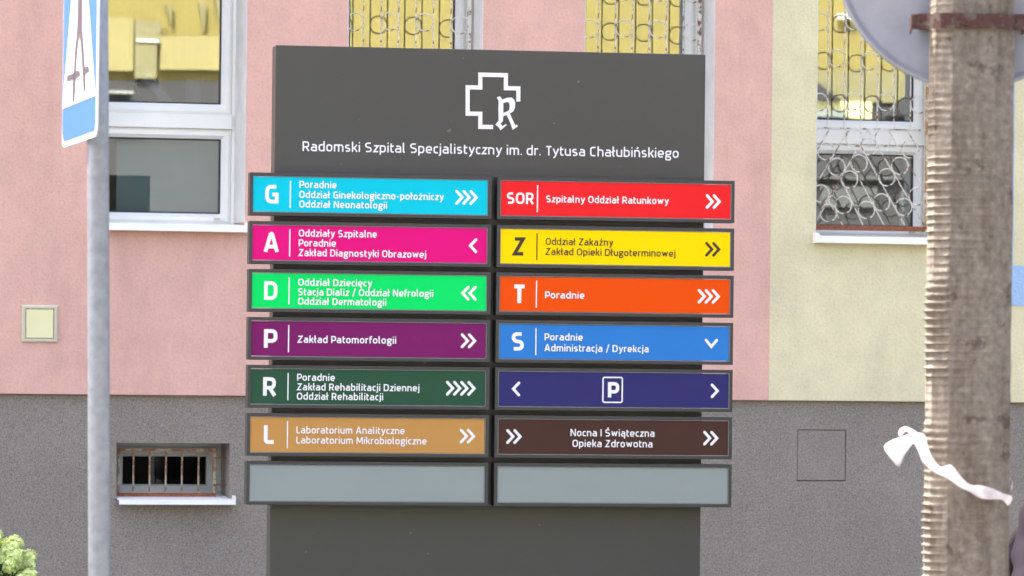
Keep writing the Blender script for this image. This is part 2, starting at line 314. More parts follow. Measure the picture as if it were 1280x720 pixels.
# interiors
mb = MB(); mb.box(-13.6, 19.6, 4.0, 4.1, 0, 12.9); mb.build('inner_wall', 'room_wall', HB)
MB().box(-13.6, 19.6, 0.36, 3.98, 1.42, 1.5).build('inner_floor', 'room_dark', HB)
MB().box(-13.6, 19.6, 0.36, 3.98, 4.3, 4.4).build('inner_ceiling', 'room_wall', HB)
for uu in (W.U(372, 200), W.U(668, 200), W.U(950, 200), W.U(90, 200) - 0.4): MB().box(uu - 0.06, uu + 0.06, 0.36, 3.98, 1.51, 4.29).build('partition_wall', 'room_wall', HB)
FD = 0.235                                              # how deep the window frames sit
def window(k, x0, x1, film):
    z0, z1 = zsill, ztop
    fr = MB().ring(x0, x1, z0, z1, [(0, FD + 0.07), (0, FD), (0.016, FD), (0.016, FD + 0.07)]).build('window', 'pvc', HB, bevel=0.0015)
    zmA, zmB = W.Z(215, 160, FD), W.Z(215, 142.5, FD)     # the transom between the two sashes
    MB().box(x0 + 0.017, x1 - 0.017, FD - 0.014, FD + 0.06, zmA, zmB).build('transom', 'pvc', fr, bevel=0.002)
    zb = W.Z(215, 279, FD)
    MB().box(x0 + 0.017, x1 - 0.017, FD - 0.004, FD + 0.06, z0 + 0.017, zb).build('bottom_rail', 'pvc', fr, bevel=0.002)
    for (a, b) in ((zmB + 0.001, z1 - 0.017), (zb + 0.001, zmA - 0.001)):
        i0, i1 = x0 + 0.017, x1 - 0.017
        sw = 0.043 if a > zmA else 0.040
        MB().ring(i0, i1, a, b, [(0, FD + 0.055), (0, FD + 0.004), (0.012, FD - 0.004), (0.026, FD - 0.004), (sw, FD + 0.016), (sw, FD + 0.055)]).build('sash', 'pvc', fr, bevel=0.001)
        MB().ring(i0 + sw, i1 - sw, a + sw, b - sw, [(0, FD + 0.05), (0, FD + 0.018), (0.006, FD + 0.022), (0.006, FD + 0.05)]).build('gasket', 'gasket', fr)
        g = MB().box(i0 + sw + 0.006, i1 - sw - 0.006, FD + 0.026, FD + 0.030, a + sw + 0.006, b - sw - 0.006).build('pane', 'glass', fr)
    # plastered reveals, thin lining on the sides and head
    mb = MB(); mb.box(x1 - 0.004, x1 - 0.0005, 0.003, FD - 0.001, z0 + 0.02, z1 - 0.001); mb.box(x0 + 0.0005, x0 + 0.004, 0.003, FD - 0.001, z0 + 0.02, z1 - 0.001); mb.box(x0 + 0.005, x1 - 0.005, 0.003, FD - 0.001, z1 - 0.005, z1 - 0.0015)
    mb.build('plaster_reveal', 'reveal_white', fr)
    # metal sill
    b = MB(); b.v = []; zc = z0 + 0.012
    xs_ = (x0 - 0.004, x1 + 0.0)
    prof = [(FD - 0.001, zc + 0.004), (-0.042, zc - 0.008), (-0.045, zc - 0.035), (-0.040, zc - 0.035), (-0.037, zc - 0.012), (FD - 0.001, zc - 0.001)]
    n = len(prof)
    for x in (x0 + 0.0045 if k < 0 else x0 + 0.0045, x1 - 0.0045):
        for (y, z) in prof: b.v.append((x, y, z))
    for j in range(n): b.f.append((j, (j + 1) % n, n + (j + 1) % n, n + j))
    b.f += [tuple(range(n))[::-1], tuple(range(n, 2 * n))]
    b.build('sill', 'sill', fr)
    MB().box(x0 - 0.012, x0 + 0.004, -0.046, -0.002, zc - 0.036, zc + 0.006).build('sill_end', 'sill', fr, bevel=0.001); MB().box(x1 - 0.004, x1 + 0.012, -0.046, -0.002, zc - 0.036, zc + 0.006).build('sill_end', 'sill', fr, bevel=0.001)
    for q in (0.12, 0.88):
        cx = x0 + (x1 - x0) * q; MB().box(cx - 0.013, cx + 0.013, FD - 0.011, FD - 0.004, z0 + 0.032, z0 + 0.041).build('drain_cap', 'cream_frame', fr, bevel=0.002)
    return fr
win_o = [window(i, a, b, i == 0) for i, (a, b) in enumerate(wins)]
win_o[0]['label'] = 'white window without a grille, left of the totem'; win_o[1]['label'] = 'grilled window behind the left half of the totem'
win_o[2]['label'] = 'grilled window behind the right half of the totem'; win_o[3]['label'] = 'grilled white window in the yellow wall'
# frosted screen and monitor arm behind the first window
x0, x1 = wins[0]
MB().box(W.U(146, 210, 0.3), x1 - 0.02, 0.305, 0.312, zsill + 0.03, W.Z(215, 165, 0.3)).build('frosted_screen', 'film', win_o[0])
ar = empty('monitor_arm', 'grey jointed monitor arm standing inside the room behind the window left of the totem', 'monitor arm', loc=tuple(WALL.o), rz=WY)
ax_, az_ = W.at(262, 134, 0.75); bx_2, bz_2 = W.at(172, 92, 0.75); cx_, cz2 = W.at(213, 132, 0.75)
MB().tube([(cx_ + 0.10, 0.75, 1.5), (cx_ + 0.10, 0.75, az_ + 0.12)], 0.035, 16).build('column', 'interior_grey', ar, smooth=True)
MB().tube([(cx_ + 0.02, 0.73, cz2 - 0.04), (bx_2 + 0.02, 0.73, bz_2 + 0.0)], 0.026, 10).build('arm', 'arm_grey', ar, smooth=True)
MB().tube([(bx_2 + 0.0, 0.70, bz_2), (bx_2 - 0.02, 0.70, bz_2 - 0.06), (bx_2 + 0.02, 0.70, bz_2 - 0.12), (bx_2 + 0.08, 0.70, bz_2 - 0.16)], 0.006, 8).build('cable', 'cable', ar, smooth=True)
# ---- window grilles: bars, rings, rusty frame (survey of the right-hand window, then repeated)
GD = 0.165
def gp(px, py): return W.at(px, py, GD)      # GD: how deep the grille sits
def zoom_pt(x, y): return gp(960 + x / 4, 140 + y / 4)
ring_r = 0.5 * (gp(1096, 127)[0] - gp(1075.5, 127)[0])
rm = MB().tube([(ring_r * math.cos(2 * math.pi * i / 28), 0, ring_r * math.sin(2 * math.pi * i / 28)) for i in range(28)], 0.0029, 6, closed=True)
ring_proto = None
bars_px = [1034.2, 1055, 1075.6, 1096.3, 1117, 1137.8]
base_x0 = wins[3][0]
zc_ = gp(1085, 161)[1]; zbt = gp(1085, 285.5)[1]
def grille(wi):
    global ring_proto, GD
    GD = 0.178 if wi == 3 else 0.157; dz_ = 0.0 if wi == 3 else -0.059
    x0, x1 = wins[wi]; off = x0 - base_x0; z1 = ztop - 0.02; wr = x1 - x0
    g = MB(); g.box(x1 - 0.030, x1 - 0.016, GD - 0.007, GD + 0.007, zbt, z1)
    fr = g.build('window_grille', 'rust_yellow' if wi == 3 else 'grille_paint', HB, bevel=0.001)
    MB().box(x0 + 0.006, x1 - 0.010, GD - 0.035, GD - 0.010, zbt - 0.010, zbt + 0.011).build('bottom_bar', 'rust_bar', fr, bevel=0.001)
    MB().tube([(x0 + 0.006, GD, zc_), (x1 - 0.031, GD, zc_ + 0.0)], 0.0034, 6).build('cross_bar', 'grille_paint', fr)
    MB().tube([(x0 + 0.006, GD, zc_ + 1.17), (x1 - 0.031, GD, zc_ + 1.17)], 0.0034, 6).build('cross_bar', 'grille_paint', fr)
    bx = [gp(p, 161)[0] + off for p in bars_px]
    pitch = bx[1] - bx[0]
    bm_ = None
    for x in bx:
        if bm_ is None:
            bm_ = MB().tube([(0, 0, zc_), (0, 0, z1)], 0.0030, 6).build('bar', 'grille_paint', fr); bm_.location = (x, GD, 0)
        else: dup(bm_, fr, (x, GD, 0))
    if ring_proto is None:
        ring_proto = rm.build('ring', 'grille_paint', fr, smooth=True); first = True
    else: first = False
    def ring(x, z):
        nonlocal first
        if first: ring_proto.location = (x, GD - 0.004, z); first = False
        else: dup(ring_proto, fr, (x, GD - 0.004, z))
    gaps = [bx[0] - pitch / 2] + [b + pitch / 2 for b in bx]
    for row, zz in enumerate((gp(1085, 128)[1], gp(1085, 75)[1], gp(1085, 28)[1])):
        for q in range(7):
            if (q % 2 == 0) == (row % 2 == 0): ring(gaps[q], zz + dz_ + (0.003 if q % 3 else -0.004))
    for q in range(7):
        for rr in (3, 4, 5):
            if (q + rr) % 2 == 1: ring(gaps[q], gp(1085, 28)[1] + dz_ + 0.155 * (rr - 2))
    # diagonals of the lower part
    segs = [((500, 92), (245, 540)), ((400, 95), (235, 370)), ((305, 90), (235, 208)), ((503, 95), (780, 566)), ((458, 160), (683, 566)), ((410, 248), (580, 566)),
            ((362, 328), (475, 566)), ((300, 440), (375, 566)), ((605, 95), (776, 385)), ((700, 97), (776, 232))]
    for a, b in segs:
        A = zoom_pt(*a); Bq = zoom_pt(*b)
        MB().tube([(A[0] + off, GD, A[1]), (Bq[0] + off, GD, Bq[1])], 0.0028, 6).build('diagonal_bar', 'grille_paint', fr)
    for a in [(288, 197), (430, 130), (342, 275), (405, 338), (453, 257), (503, 172), (575, 130), (592, 327), (657, 270), (707, 187), (375, 465), (300, 505), (262, 408), (490, 490), (566, 452), (677, 475), (743, 422)]:
        A = zoom_pt(*a); ring(A[0] + off, A[1])
for wi in (1, 2, 3): grille(wi)
# ---- basement window
BD = 0.20
bw = MB().ring(bx0, bx1, bz0, bz1, [(0, BD + 0.06), (0, BD + 0.02), (0.020, BD + 0.02), (0.020, BD + 0.06)]).build('basement_window', 'pvc_recess_shade', HB)
bw['label'] = 'small basement window with a rusty grille'
zs0, zs1 = W.Z(205, 612, BD + .02), W.Z(205, 559, BD + .02)
MB().ring(bx0 + 0.021, bx1 - 0.021, bz0 + 0.021, bz1 - 0.021, [(0, BD + 0.06), (0, BD + 0.016), (0.030, BD + 0.016), (0.038, BD + 0.026), (0.038, BD + 0.06)]).build('sash', 'pvc_recess_shade', bw, bevel=0.001)
MB().box(bx0 + 0.058, bx1 - 0.058, BD + 0.034, BD + 0.037, bz0 + 0.058, bz1 - 0.058).build('pane', 'glass_small', bw)
b = MB(); zc = bz0 + 0.016; prof = [(BD + 0.015, zc + 0.006), (-0.040, zc - 0.012), (-0.042, zc - 0.030), (-0.037, zc - 0.030), (-0.034, zc - 0.015), (BD + 0.015, zc)]
for x in (bx0 + 0.004, bx1 + 0.010):
    for (y, z) in prof: b.v.append((x, y, z))
n = len(prof)
for j in range(n): b.f.append((j, (j + 1) % n, n + (j + 1) % n, n + j))
b.f += [tuple(range(n))[::-1], tuple(range(n, 2 * n))]; b.build('sill', 'sill', bw)
MB().box(bx1 + 0.0105, bx1 + 0.014, -0.043, 0.022, zc - 0.031, zc + 0.006).build('sill_end', 'sill', bw)
GB = 0.11
gx0, gx1 = W.U(146.5, 600, GB), W.U(270, 600, GB); gz0, gz1 = W.Z(205, 618.5, GB), W.Z(205, 560.5, GB)
bg_ = MB(); bg_.box(gx0, gx0 + 0.009, GB - 0.005, GB + 0.005, gz0, gz1); bg_.box(gx1 - 0.014, gx1, GB - 0.007, GB + 0.007, gz0, gz1); bg_.box(gx0 + 0.009, gx1 - 0.014, GB - 0.005, GB + 0.005, gz1 - 0.012, gz1 - 0.001)
bg_ = bg_.build('basement_grille', 'cream_rust', HB, bevel=0.001)
MB().box(gx0 - 0.002, gx1 - 0.002, GB - 0.016, GB - 0.0075, gz0 - 0.007, gz0 + 0.008).build('bottom_bar', 'rust_bar', bg_, bevel=0.001)
fb = None
for p in (166.6, 186.9, 207.2, 227.3, 248.0):
    x = W.U(p, 590, GB)
    if fb is None: fb = MB().box(-0.0032, 0.0032, -0.003, 0.003, gz0 + 0.009, gz1 - 0.0125).build('bar', 'cream_rust', bg_); fb.location = (x, GB, 0)
    else: dup(fb, bg_, (x, GB, 0))
for zz in (0.22, 0.80):
    z = gz0 + (gz1 - gz0) * zz; MB().tube([(gx1 - 0.012, GB - 0.009, z), (gx1 + 0.014, GB - 0.009, z), (bx1 + 0.002, GB - 0.006, z)], 0.0035, 6).build('bracket', 'rust_bar', bg_)
# ---- cream access cover in the pink wall
vx0, vx1, vz0, vz1 = W.U(27, 405), W.U(71.5, 405), W.Z(49, 427.5), W.Z(49, 381.5)
vc = MB().ring(vx0, vx1, vz0, vz1, [(0, 0.002), (0, -0.008), (0.004, -0.011), (0.013, -0.011), (0.014, -0.006), (0.014, 0.002)]).build('access_cover', 'cream_frame', HB)
vc['label'] = 'square cream access cover in the pink wall'
MB().box(vx0 + 0.0165, vx1 - 0.0165, -0.009, 0.002, vz0 + 0.0165, vz1 - 0.0165).build('cover_panel', 'cream_plastic', vc, bevel=0.002)
# ------------------------------------------------------------------ a stroke alphabet for the signs (unit: cap height 0.70)
XH = 0.52; CH = 0.70; AS = 0.74; DE = -0.17
def rnd(pts, closed=False):
    out = []; n = len(pts)
    for i, p in enumerate(pts):
        r = p[2] if len(p) > 2 else 0
        if r == 0 or (not closed and i in (0, n - 1)): out.append(Vector((p[0], p[1]))); continue
        P = Vector(p[:2]); A = Vector(pts[i - 1][:2]); B_ = Vector(pts[(i + 1) % n][:2])
        ra = min(r, (A - P).length / 2); rb = min(r, (B_ - P).length / 2); a = P + (A - P).normalized() * ra; b_ = P + (B_ - P).normalized() * rb
        for k in range(6):
            t = k / 5; q = 0.5; out.append(((1 - t) ** 2) * a + 2 * t * (1 - t) * P + t * t * b_)
    return out
def glyph(ch, wt):
    h = wt / 2; b = h; x = XH - h; c = CH - h; Wd = 0.30; R = 0.15; o = []; d = []
    def s(*p, closed=False): o.append((rnd(list(p), closed), closed))
    def dot(X, Y): d.append((X, Y))
    wid = Wd
    if ch in 'nń':
        s((0, 0), (0, XH)); s((0, x), (Wd, x, R), (Wd, 0))
    elif ch == 'm':
        s((0, 0), (0, XH)); s((0, x), (.26, x, R), (.26, 0)); s((.26, x), (.52, x, R), (.52, 0)); s((.10, x), (.45, x)); wid = .52
    elif ch == 'h': s((0, 0), (0, AS)); s((0, x), (Wd, x, R), (Wd, 0))
    elif ch == 'r': s((0, 0), (0, XH)); s((0, x - .03), (.07, x, .06), (.20, x)); wid = .18
    elif ch == 'u': s((0, XH), (0, b, R), (Wd, b)); s((Wd, 0), (Wd, XH))
    elif ch in 'aą':
        s((.03, x), (Wd, x, R), (Wd, 0)); m_ = .29; s((Wd, b), (0, b, .11), (0, m_, .11), (Wd, m_))
        if ch == 'ą': s((Wd, 0), (Wd - .04, -.12, .05), (Wd + .05, -.14))
    elif ch == 'b': s((0, 0), (0, AS)); s((0, x), (Wd, x, R), (Wd, b, R), (0, b))
    elif ch == 'd': s((Wd, 0), (Wd, AS)); s((Wd, x), (0, x, R), (0, b, R), (Wd, b))
    elif ch == 'p': s((0, DE), (0, XH)); s((0, x), (Wd, x, R), (Wd, b, R), (0, b))
    elif ch in 'eę':
        s((0, .245), (Wd, .245), (Wd, x, R), (0, x, R), (0, b, R), (Wd - .02, b))
        if ch == 'ę': s((Wd - .06, 0), (Wd - .1, -.12, .05), (Wd, -.14))
    elif ch == 'c': s((.24, x), (0, x, R), (0, b, R), (.24, b)); wid = .23
    elif ch == 'g':
        s((0, .22, R), (Wd, .22, R), (Wd, x, R), (0, x, R), closed=True); s((Wd - .05, x), (Wd + .06, x))
        s((.04, .2), (.0, .09, .05), (Wd, .06, .1), (Wd, DE + .01, .1), (0, DE + .01, .1), (0, .04))
    elif ch in 'oO' or ch == 'ó':
        t_ = x if ch != 'O' else c; wid = Wd if ch != 'O' else .40; r_ = R if ch != 'O' else .2
        s((0, b, r_), (wid, b, r_), (wid, t_, r_), (0, t_, r_), closed=True)
    elif ch in 's':
        m_ = XH / 2; wid = .25; s((.23, x), (0, x, .12), (0, m_ + .01, .12), (wid, m_ - .01, .12), (wid, b, .12), (0.01, b))
    elif ch in 'SŚ':
        m_ = CH / 2; wid = .33; s((.31, c), (0, c, .17), (0, m_ + .015, .15), (wid, m_ - .015, .15), (wid, b, .17), (0.01, b))
    elif ch == 't': s((.01, .66), (.01, b, .12), (.18, b)); s((-.05, x), (.18, x)); wid = .16
    elif ch == 'f': s((.20, AS - h), (.01, AS - h, .12), (.01, 0)); s((-.05, x), (.17, x)); wid = .15
    elif ch == 'i': s((0, 0), (0, XH - .01)); dot(0, .67); wid = 0
    elif ch == 'j': s((.02, XH), (.02, DE + h, .1), (-.08, DE + h)); dot(.02, .67); wid = .02
    elif ch == 'k': s((0, 0), (0, AS)); s((.03, .26), (.12, .29, .05), (.27, XH)); s((.10, .30), (.29, 0)); wid = .28
    elif ch in 'lł':
        s((0, AS), (0, b, .08), (.09, b)); wid = .06
        if ch == 'ł': s((-.10, .31), (.12, .45)); 
    elif ch == 'w': s((0, XH), (.12, h * .9)); s((.12, h * .9), (.24, XH - .06)); s((.24, XH - .06), (.36, h * .9)); s((.36, h * .9), (.48, XH)); wid = .48
    elif ch == 'y': s((0, XH), (.16, .06)); s((.32, XH), (.16, .04, .04), (.08, DE + .04, .05), (.0, DE + .03)); wid = .32
    elif ch in 'zżź': wid = .26; s((0, x), (wid, x), (0, b), (wid + .01, b))
    elif ch == 'A': wid = .42; s((0, 0), (wid / 2 - .02, CH)); s((wid, 0), (wid / 2 + .02, CH)); s((.08, .20), (wid - .08, .20)); s((wid / 2 - .05, CH - .02), (wid / 2 + .05, CH - .02))
    elif ch == 'C': s((.30, c), (0, c, .18), (0, b, .18), (.30, b)); wid = .29
    elif ch == 'D': wid = .38; s((0, b), (wid, b, .2), (wid, c, .2), (0, c), closed=True)
    elif ch == 'G': wid = .35; s((.33, c), (0, c, .2), (0, b, .2), (wid, b), (wid, .34), (.19, .34))
    elif ch == 'I': s((0, 0), (0, CH)); wid = 0
    elif ch == 'L': s((0, CH), (0, b, .09), (.28, b)); wid = .26
    elif ch == 'M': wid = .50; s((0, 0), (.03, CH)); s((.03, CH), (.25, .14)); s((.25, .14), (.47, CH)); s((.47, CH), (.5, 0))
    elif ch == 'N': wid = .38; s((0, 0), (0, CH)); s((.01, CH - .02), (wid - .01, .02)); s((wid, 0), (wid, CH))
    elif ch == 'P': wid = .33; s((0, 0), (0, CH)); s((0, c), (wid, c, .15), (wid, .26, .15), (0, .26))
    elif ch == 'R': wid = .34; s((0, 0), (0, CH)); s((0, c), (wid - .01, c, .15), (wid - .01, .30, .15), (0, .30)); s((.18, .29), (wid + .02, 0))
    elif ch == 'T': wid = .34; s((0, c), (wid, c)); s((wid / 2, c), (wid / 2, 0)); 
    elif ch == 'Z': wid = .34; s((0, c), (wid, c), (0, b), (wid + .01, b))
    elif ch == '.': dot(0, h); wid = 0
    elif ch == '-': s((0, .27), (.16, .27)); wid = .16
    elif ch == '/': s((0, -.08), (.22, .76)); wid = .22
    elif ch == ' ': wid = .02
    if ch in 'ńź': s((wid / 2 - .02, XH + .07), (wid / 2 + .07, XH + .21))
    if ch == 'Ś': s((wid / 2 - .02, CH + .05), (wid / 2 + .07, CH + .17))
    if ch == 'ż': dot(wid / 2, XH + .13)
    return o, d, wid
def text(mb, txt, x0, x1, z, cap, y, wt=0.115, gap=None, words=None):
    gap = wt + 0.088 if gap is None else gap
    pen = wt / 2; items = []
    for ch in txt:
        o, d, wd = glyph(ch, wt); items.append((pen, o, d, ch)); g_ = gap
        if ch in 'rtkyTLcfz/P': g_ -= 0.035
        if ch in '.': g_ -= 0.02
        if ch == ' ': g_ = 0.21
        if ch == 'T': g_ -= 0.03
        pen += wd + g_
    tot = pen - gap + wt / 2; k = cap / CH; kx = (x1 - x0) / tot if x1 is not None else k
    lay = 0
    for pen, o, d, ch in items:
        if ch == ' ' and words is not None: mb = MB(); words.append(mb)
        for (pts, cl) in o:
            q = [(x0 + (pen + p[0]) * kx, z + p[1] * k) for p in pts]
            mb.stroke(q, wt * (k * 0.5 + kx * 0.5), y - 0.00012 * (lay % 9), cl); lay += 1
        for (a, b_) in d:
            cx = x0 + (pen + a) * kx; cz = z + b_ * k; r = wt * 0.53 * k
            mb.poly([[(cx + r * math.cos(t * math.pi / 5), cz + r * math.sin(t * math.pi / 5)) for t in range(10)]], y - 0.00012 * (lay % 9)); lay += 1
    return kx / k
# ------------------------------------------------------------------ the wayfinding totem
T = TOT
TT = empty('wayfinding_totem', 'tall dark grey hospital totem with fourteen coloured direction panels in two columns', 'sign', loc=tuple(T.o), rz=T.yaw)
BY = 0.060                                                # face of the slab behind the direction boxes
sx0, sx1 = T.U(344.5, 100, BY), T.U(881.7, 100, BY)
z_top = T.Z(613, 62.3, BY)
MB().box(sx0, sx1, BY, BY + 0.10, 0.02, z_top).build('slab', 'body', TT, bevel=0.002)
MB().box(sx0 - 0.05, sx1 + 0.05, BY - 0.06, BY + 0.16, 0.0, 0.13).build('concrete_foot', 'kerb', TT, bevel=0.01)
slab = TT.children[0]
# title and emblem (raised vinyl on the slab)
mb = MB(); wl_ = [mb]; tz = T.Z(378, 188.7, BY)
text(mb, 'Radomski Szpital Specjalistyczny im. dr. Tytusa Chałubińskiego', T.U(378, 188.7, BY), T.U(848.2, 197, BY), tz, 0.0285, BY - 0.0015, 0.096, words=wl_)
for mb in wl_: mb.build('title_word', 'lettering_white', slab, recalc=False)
def E(x, y): return T.at(560 + x / 7.2, 80 + y / 7.2, BY)
mb = MB(); mb.stroke([E(632, 338), E(632, 220), E(520, 218), E(520, 101), E(290, 96), E(290, 212), E(176, 210), E(176, 447), E(290, 448), E(290, 566), E(405, 567)], 0.0125, BY - 0.0016)
mb.build('cross_emblem', 'lettering_white', slab, recalc=False)
mb = MB(); outer = [(438, 303), (462, 290), (476, 300), (488, 320), (530, 305), (572, 302), (596, 322), (605, 352), (600, 400), (585, 428), (556, 446), (580, 500), (604, 552), (620, 544), (627, 562), (580, 593), (574, 572), (550, 505), (525, 458), (497, 470), (492, 515), (473, 536), (490, 560), (520, 540), (528, 549), (472, 597), (455, 570), (426, 545), (455, 510), (452, 400), (455, 330)]
hole = [(497, 352), (530, 342), (548, 350), (555, 375), (550, 412), (535, 425), (497, 440)]
mb.poly([[E(*p) for p in outer], [E(*p) for p in hole]], BY - 0.0018); mb.build('blackletter_emblem', 'lettering_white', slab, recalc=False)
# fourteen boxes
ys = [215.3, 276.0, 336.0, 396.0, 456.0, 516.2, 576.3]
cols = [dict(f0=312.3, f1=614.7, c0=315.8 + 0.6, c1=609.2, let=340.0, div=363.0, tx=374.2, ar=598.2), dict(f0=621.7, f1=918.3, c0=626.7, c1=913.3, let=649.4, div=672.0, tx=682.8, ar=902.0)]
P423 = 423.0
def chev(par, mt, x, z, kind, y):                         # one rounded chevron, x is its left end
    mb = MB(); wch, hh, st = 0.0205, 0.0178, 0.0082
    if kind == 'v': pts = [(x, z + 0.0105), (x + 0.0165, z - 0.0085), (x + 0.033, z + 0.0105)]
    elif kind == '>': pts = [(x, z + hh), (x + wch - 0.004, z), (x, z - hh)]
    else: pts = [(x + wch - 0.004, z + hh), (x, z), (x + wch - 0.004, z - hh)]
    mb.stroke(pts, st, y)
    for i, p in enumerate((pts[0], pts[2])): mb.poly([[(p[0] + st / 2 * math.cos(t * math.pi / 6), p[1] + st / 2 * math.sin(t * math.pi / 6)) for t in range(12)]], y - 0.0002 - 0.0001 * i)
    mb.build('chevron', mt, par, recalc=False)
rows = [
 [('cyan', 'G', [('Poradnie', 234.7, 420.8), ('Oddział Ginekologiczno-położniczy', 247.3, 554.7), ('Oddział Neonatologii', 259.2, 483.9)], '>>>'),
  ('red', 'SOR', [('Szpitalny Oddział Ratunkowy', 252.8, 836.0)], '>>')],
 [('magenta', 'A', [('Oddziały Szpitalne', 295.6, 471.1), ('Poradnie', 307.8, 420.0), ('Zakład Diagnostyki Obrazowej', 320.0, 532.8)], '<'),
  ('yellow_p', 'Z', [('Oddział Zakaźny', 306.0, 766.4), ('Zakład Opieki Długoterminowej', 318.6, 844.4)], '>>')],
 [('green', 'D', [('Oddział Dziecięcy', 357.0, 465.0), ('Stacja Dializ / Oddział Nefrologii', 369.0, 541.7), ('Oddział Dermatologii', 380.8, 482.8)], '<<'),
  ('orange', 'T', [('Poradnie', 372.8, 730.6)], '>>>')],
 [('purple', 'P', [('Zakład Patomorfologii', 428.3, 495.3)], '>>'),
  ('blue', 'S', [('Poradnie', 425.3, 728.6), ('Administracja / Dyrekcja', 439.0, 811.0)], 'v')],
 [('dark_green', 'R', [('Poradnie', 475.8, 418.6), ('Zakład Rehabilitacji Dziennej', 487.8, 524.4), ('Oddział Rehabilitacji', 499.5, 478.9)], '>>>>'),
  ('navy', None, [], 'P')],
 [('ochre', 'L', [('Laboratorium Analityczne', 541.7, 505.8), ('Laboratorium Mikrobiologiczne', 554.4, 533.3)], '>>'),
  ('brown', None, [], 'N')],
 [('blank', None, [], ''), ('blank', None, [], '')]]
cname = dict(cyan='cyan', red='red', magenta='magenta', yellow_p='yellow', green='bright green', orange='orange', purple='purple', blue='blue', dark_green='dark green', navy='navy blue', ochre='ochre', brown='brown', blank='blank grey')
lab = {'SOR': 'red direction panel lettered SOR'}
for r_i, row in enumerate(rows):
    zt = T.Z(309, ys[r_i] + 0.0, 0); zb = T.Z(309, ys[r_i] + (53.6 if r_i < 6 else 54.6), 0)
    for c_i, (colr, let, lines, arrow) in enumerate(row):
        cc = cols[c_i]; yref = 245 if c_i == 0 else 251
        X = lambda p: T.U(p, yref + 0.0, 0)
        drop = 0.0
        f0, f1 = X(cc['f0']), X(cc['f1']); c0, c1 = X(cc['c0']), X(cc['c1'])
        bx = MB(); bx.ring(f0, f1, zb, zt, [(0, BY - 0.001), (0, 0.0), (0.0095, 0.0), (0.0095, 0.006), (0.0095, BY - 0.001)])
        bx = bx.build('direction_box', 'box_frame', TT, bevel=0.0008)
        bx['label'] = ('%s direction panel lettered %s' % (cname[colr], let)) if let else {'P': 'navy blue direction panel with a parking symbol', 'N': 'brown direction panel with two pairs of chevrons', '': 'blank grey direction panel, %s column' % ('left' if c_i == 0 else 'right')}[arrow if arrow in 'PN' else '']
        MB().ring(c0 - 0.0025, c1 + 0.0025, zb + 0.0098, zt - 0.0098, [(0, 0.012), (0, 0.0012), (0.0016, 0.0012), (0.0016, 0.012)]).build('trim', 'chrome_edge', bx)
        cz0, cz1 = zb + 0.0122, zt - 0.0122
        MB().box(c0, c1, 0.003, 0.010, cz0, cz1).build('colour_panel', 'panel_' + colr, bx)
        yy = 0.0024; mid = (zt + zb) / 2; lm = 'lettering_brown' if colr == 'yellow_p' else 'lettering_white'
        if let:
            mb = MB(); cx = X(cc['let']); caph = 0.0545
            if let == 'SOR': text(mb, 'SOR', X(633.8), X(667.2), mid - 0.0165, 0.0335, yy, 0.125)
            else:
                wdt = {'A': 0.0455, 'G': 0.0400, 'D': 0.0385, 'P': 0.0370, 'R': 0.0385, 'L': 0.031, 'Z': 0.0350, 'T': 0.0375, 'S': 0.0365}[let]
                text(mb, let, cx - wdt / 2, cx + wdt / 2, mid - 0.0272, caph, yy, 0.138)
            mb.build('letter', lm, bx, recalc=False)
            dv = X(cc['div']); MB().poly([[(dv - 0.0017, mid - 0.040), (dv + 0.0017, mid - 0.040), (dv + 0.0017, mid + 0.040), (dv - 0.0017, mid + 0.040)]], yy).build('divider', lm, bx, recalc=False)
            mb = MB(); tx = X(cc['tx'])
            for (s_, yb, xr) in lines:
                pxl = cc['tx'] - (yb - yref) * 0.0112
                z_ = T.Z(pxl, yb, 0); xr_ = T.U(xr, yb + 1.5, 0)
                text(mb, s_, tx, xr_, z_, 0.0205, yy, 0.114 if colr not in ('ochre', 'yellow_p') else 0.104)
            mb.build('lettering', lm, bx, recalc=False)
            xa = X(cc['ar'])
            if arrow == 'v': chev(bx, lm, X(884.5) , mid, 'v', yy)
            else:
                n = len(arrow)
                for q in range(n): chev(bx, lm, xa - 0.0225 - (n - 1 - q) * 0.0213, mid, arrow[0], yy)
        elif arrow == 'P':
            chev(bx, lm, X(644.5), mid, '<', yy); chev(bx, lm, X(902) - 0.0225, mid, '>', yy)
            mb = MB(); ax, bx_ = X(756.5), X(780.6); mb.stroke(rnd([(ax, mid - .037, .006), (bx_, mid - .037, .006), (bx_, mid + .037, .006), (ax, mid + .037, .006)], True), 0.0042, yy, True)
            text(mb, 'P', (ax + bx_) / 2 - 0.0145, (ax + bx_) / 2 + 0.0175, mid - 0.0225, 0.0455, yy - 0.0003, 0.15); mb.build('parking_symbol', lm, bx, recalc=False)
        elif arrow == 'N':
            for q in (0, 1): chev(bx, lm, X(638) + q * 0.0213, mid, '>', yy); chev(bx, lm, X(902) - 0.0225 - q * 0.0213, mid, '>', yy)
            mb = MB()
            for (s_, yb, xl, xr) in (('Nocna I Świąteczna', 545.2, 713.2, 818.3), ('Opieka Zdrowotna', 558.6, 715.8, 815.8)):
                text(mb, s_, X(xl + 3.3), X(xr + 3.3), T.Z(xl, yb, 0), 0.0212, yy, 0.110)
            mb.build('lettering', lm, bx, recalc=False)
        for q in (0.27, 0.81):                                # little drain screws under the frame
            MB().tube([(f0 + (f1 - f0) * q, 0.03, zb + 0.0005), (f0 + (f1 - f0) * q, 0.03, zb - 0.0025)], 0.0022, 6).build('screw', 'gasket', bx)
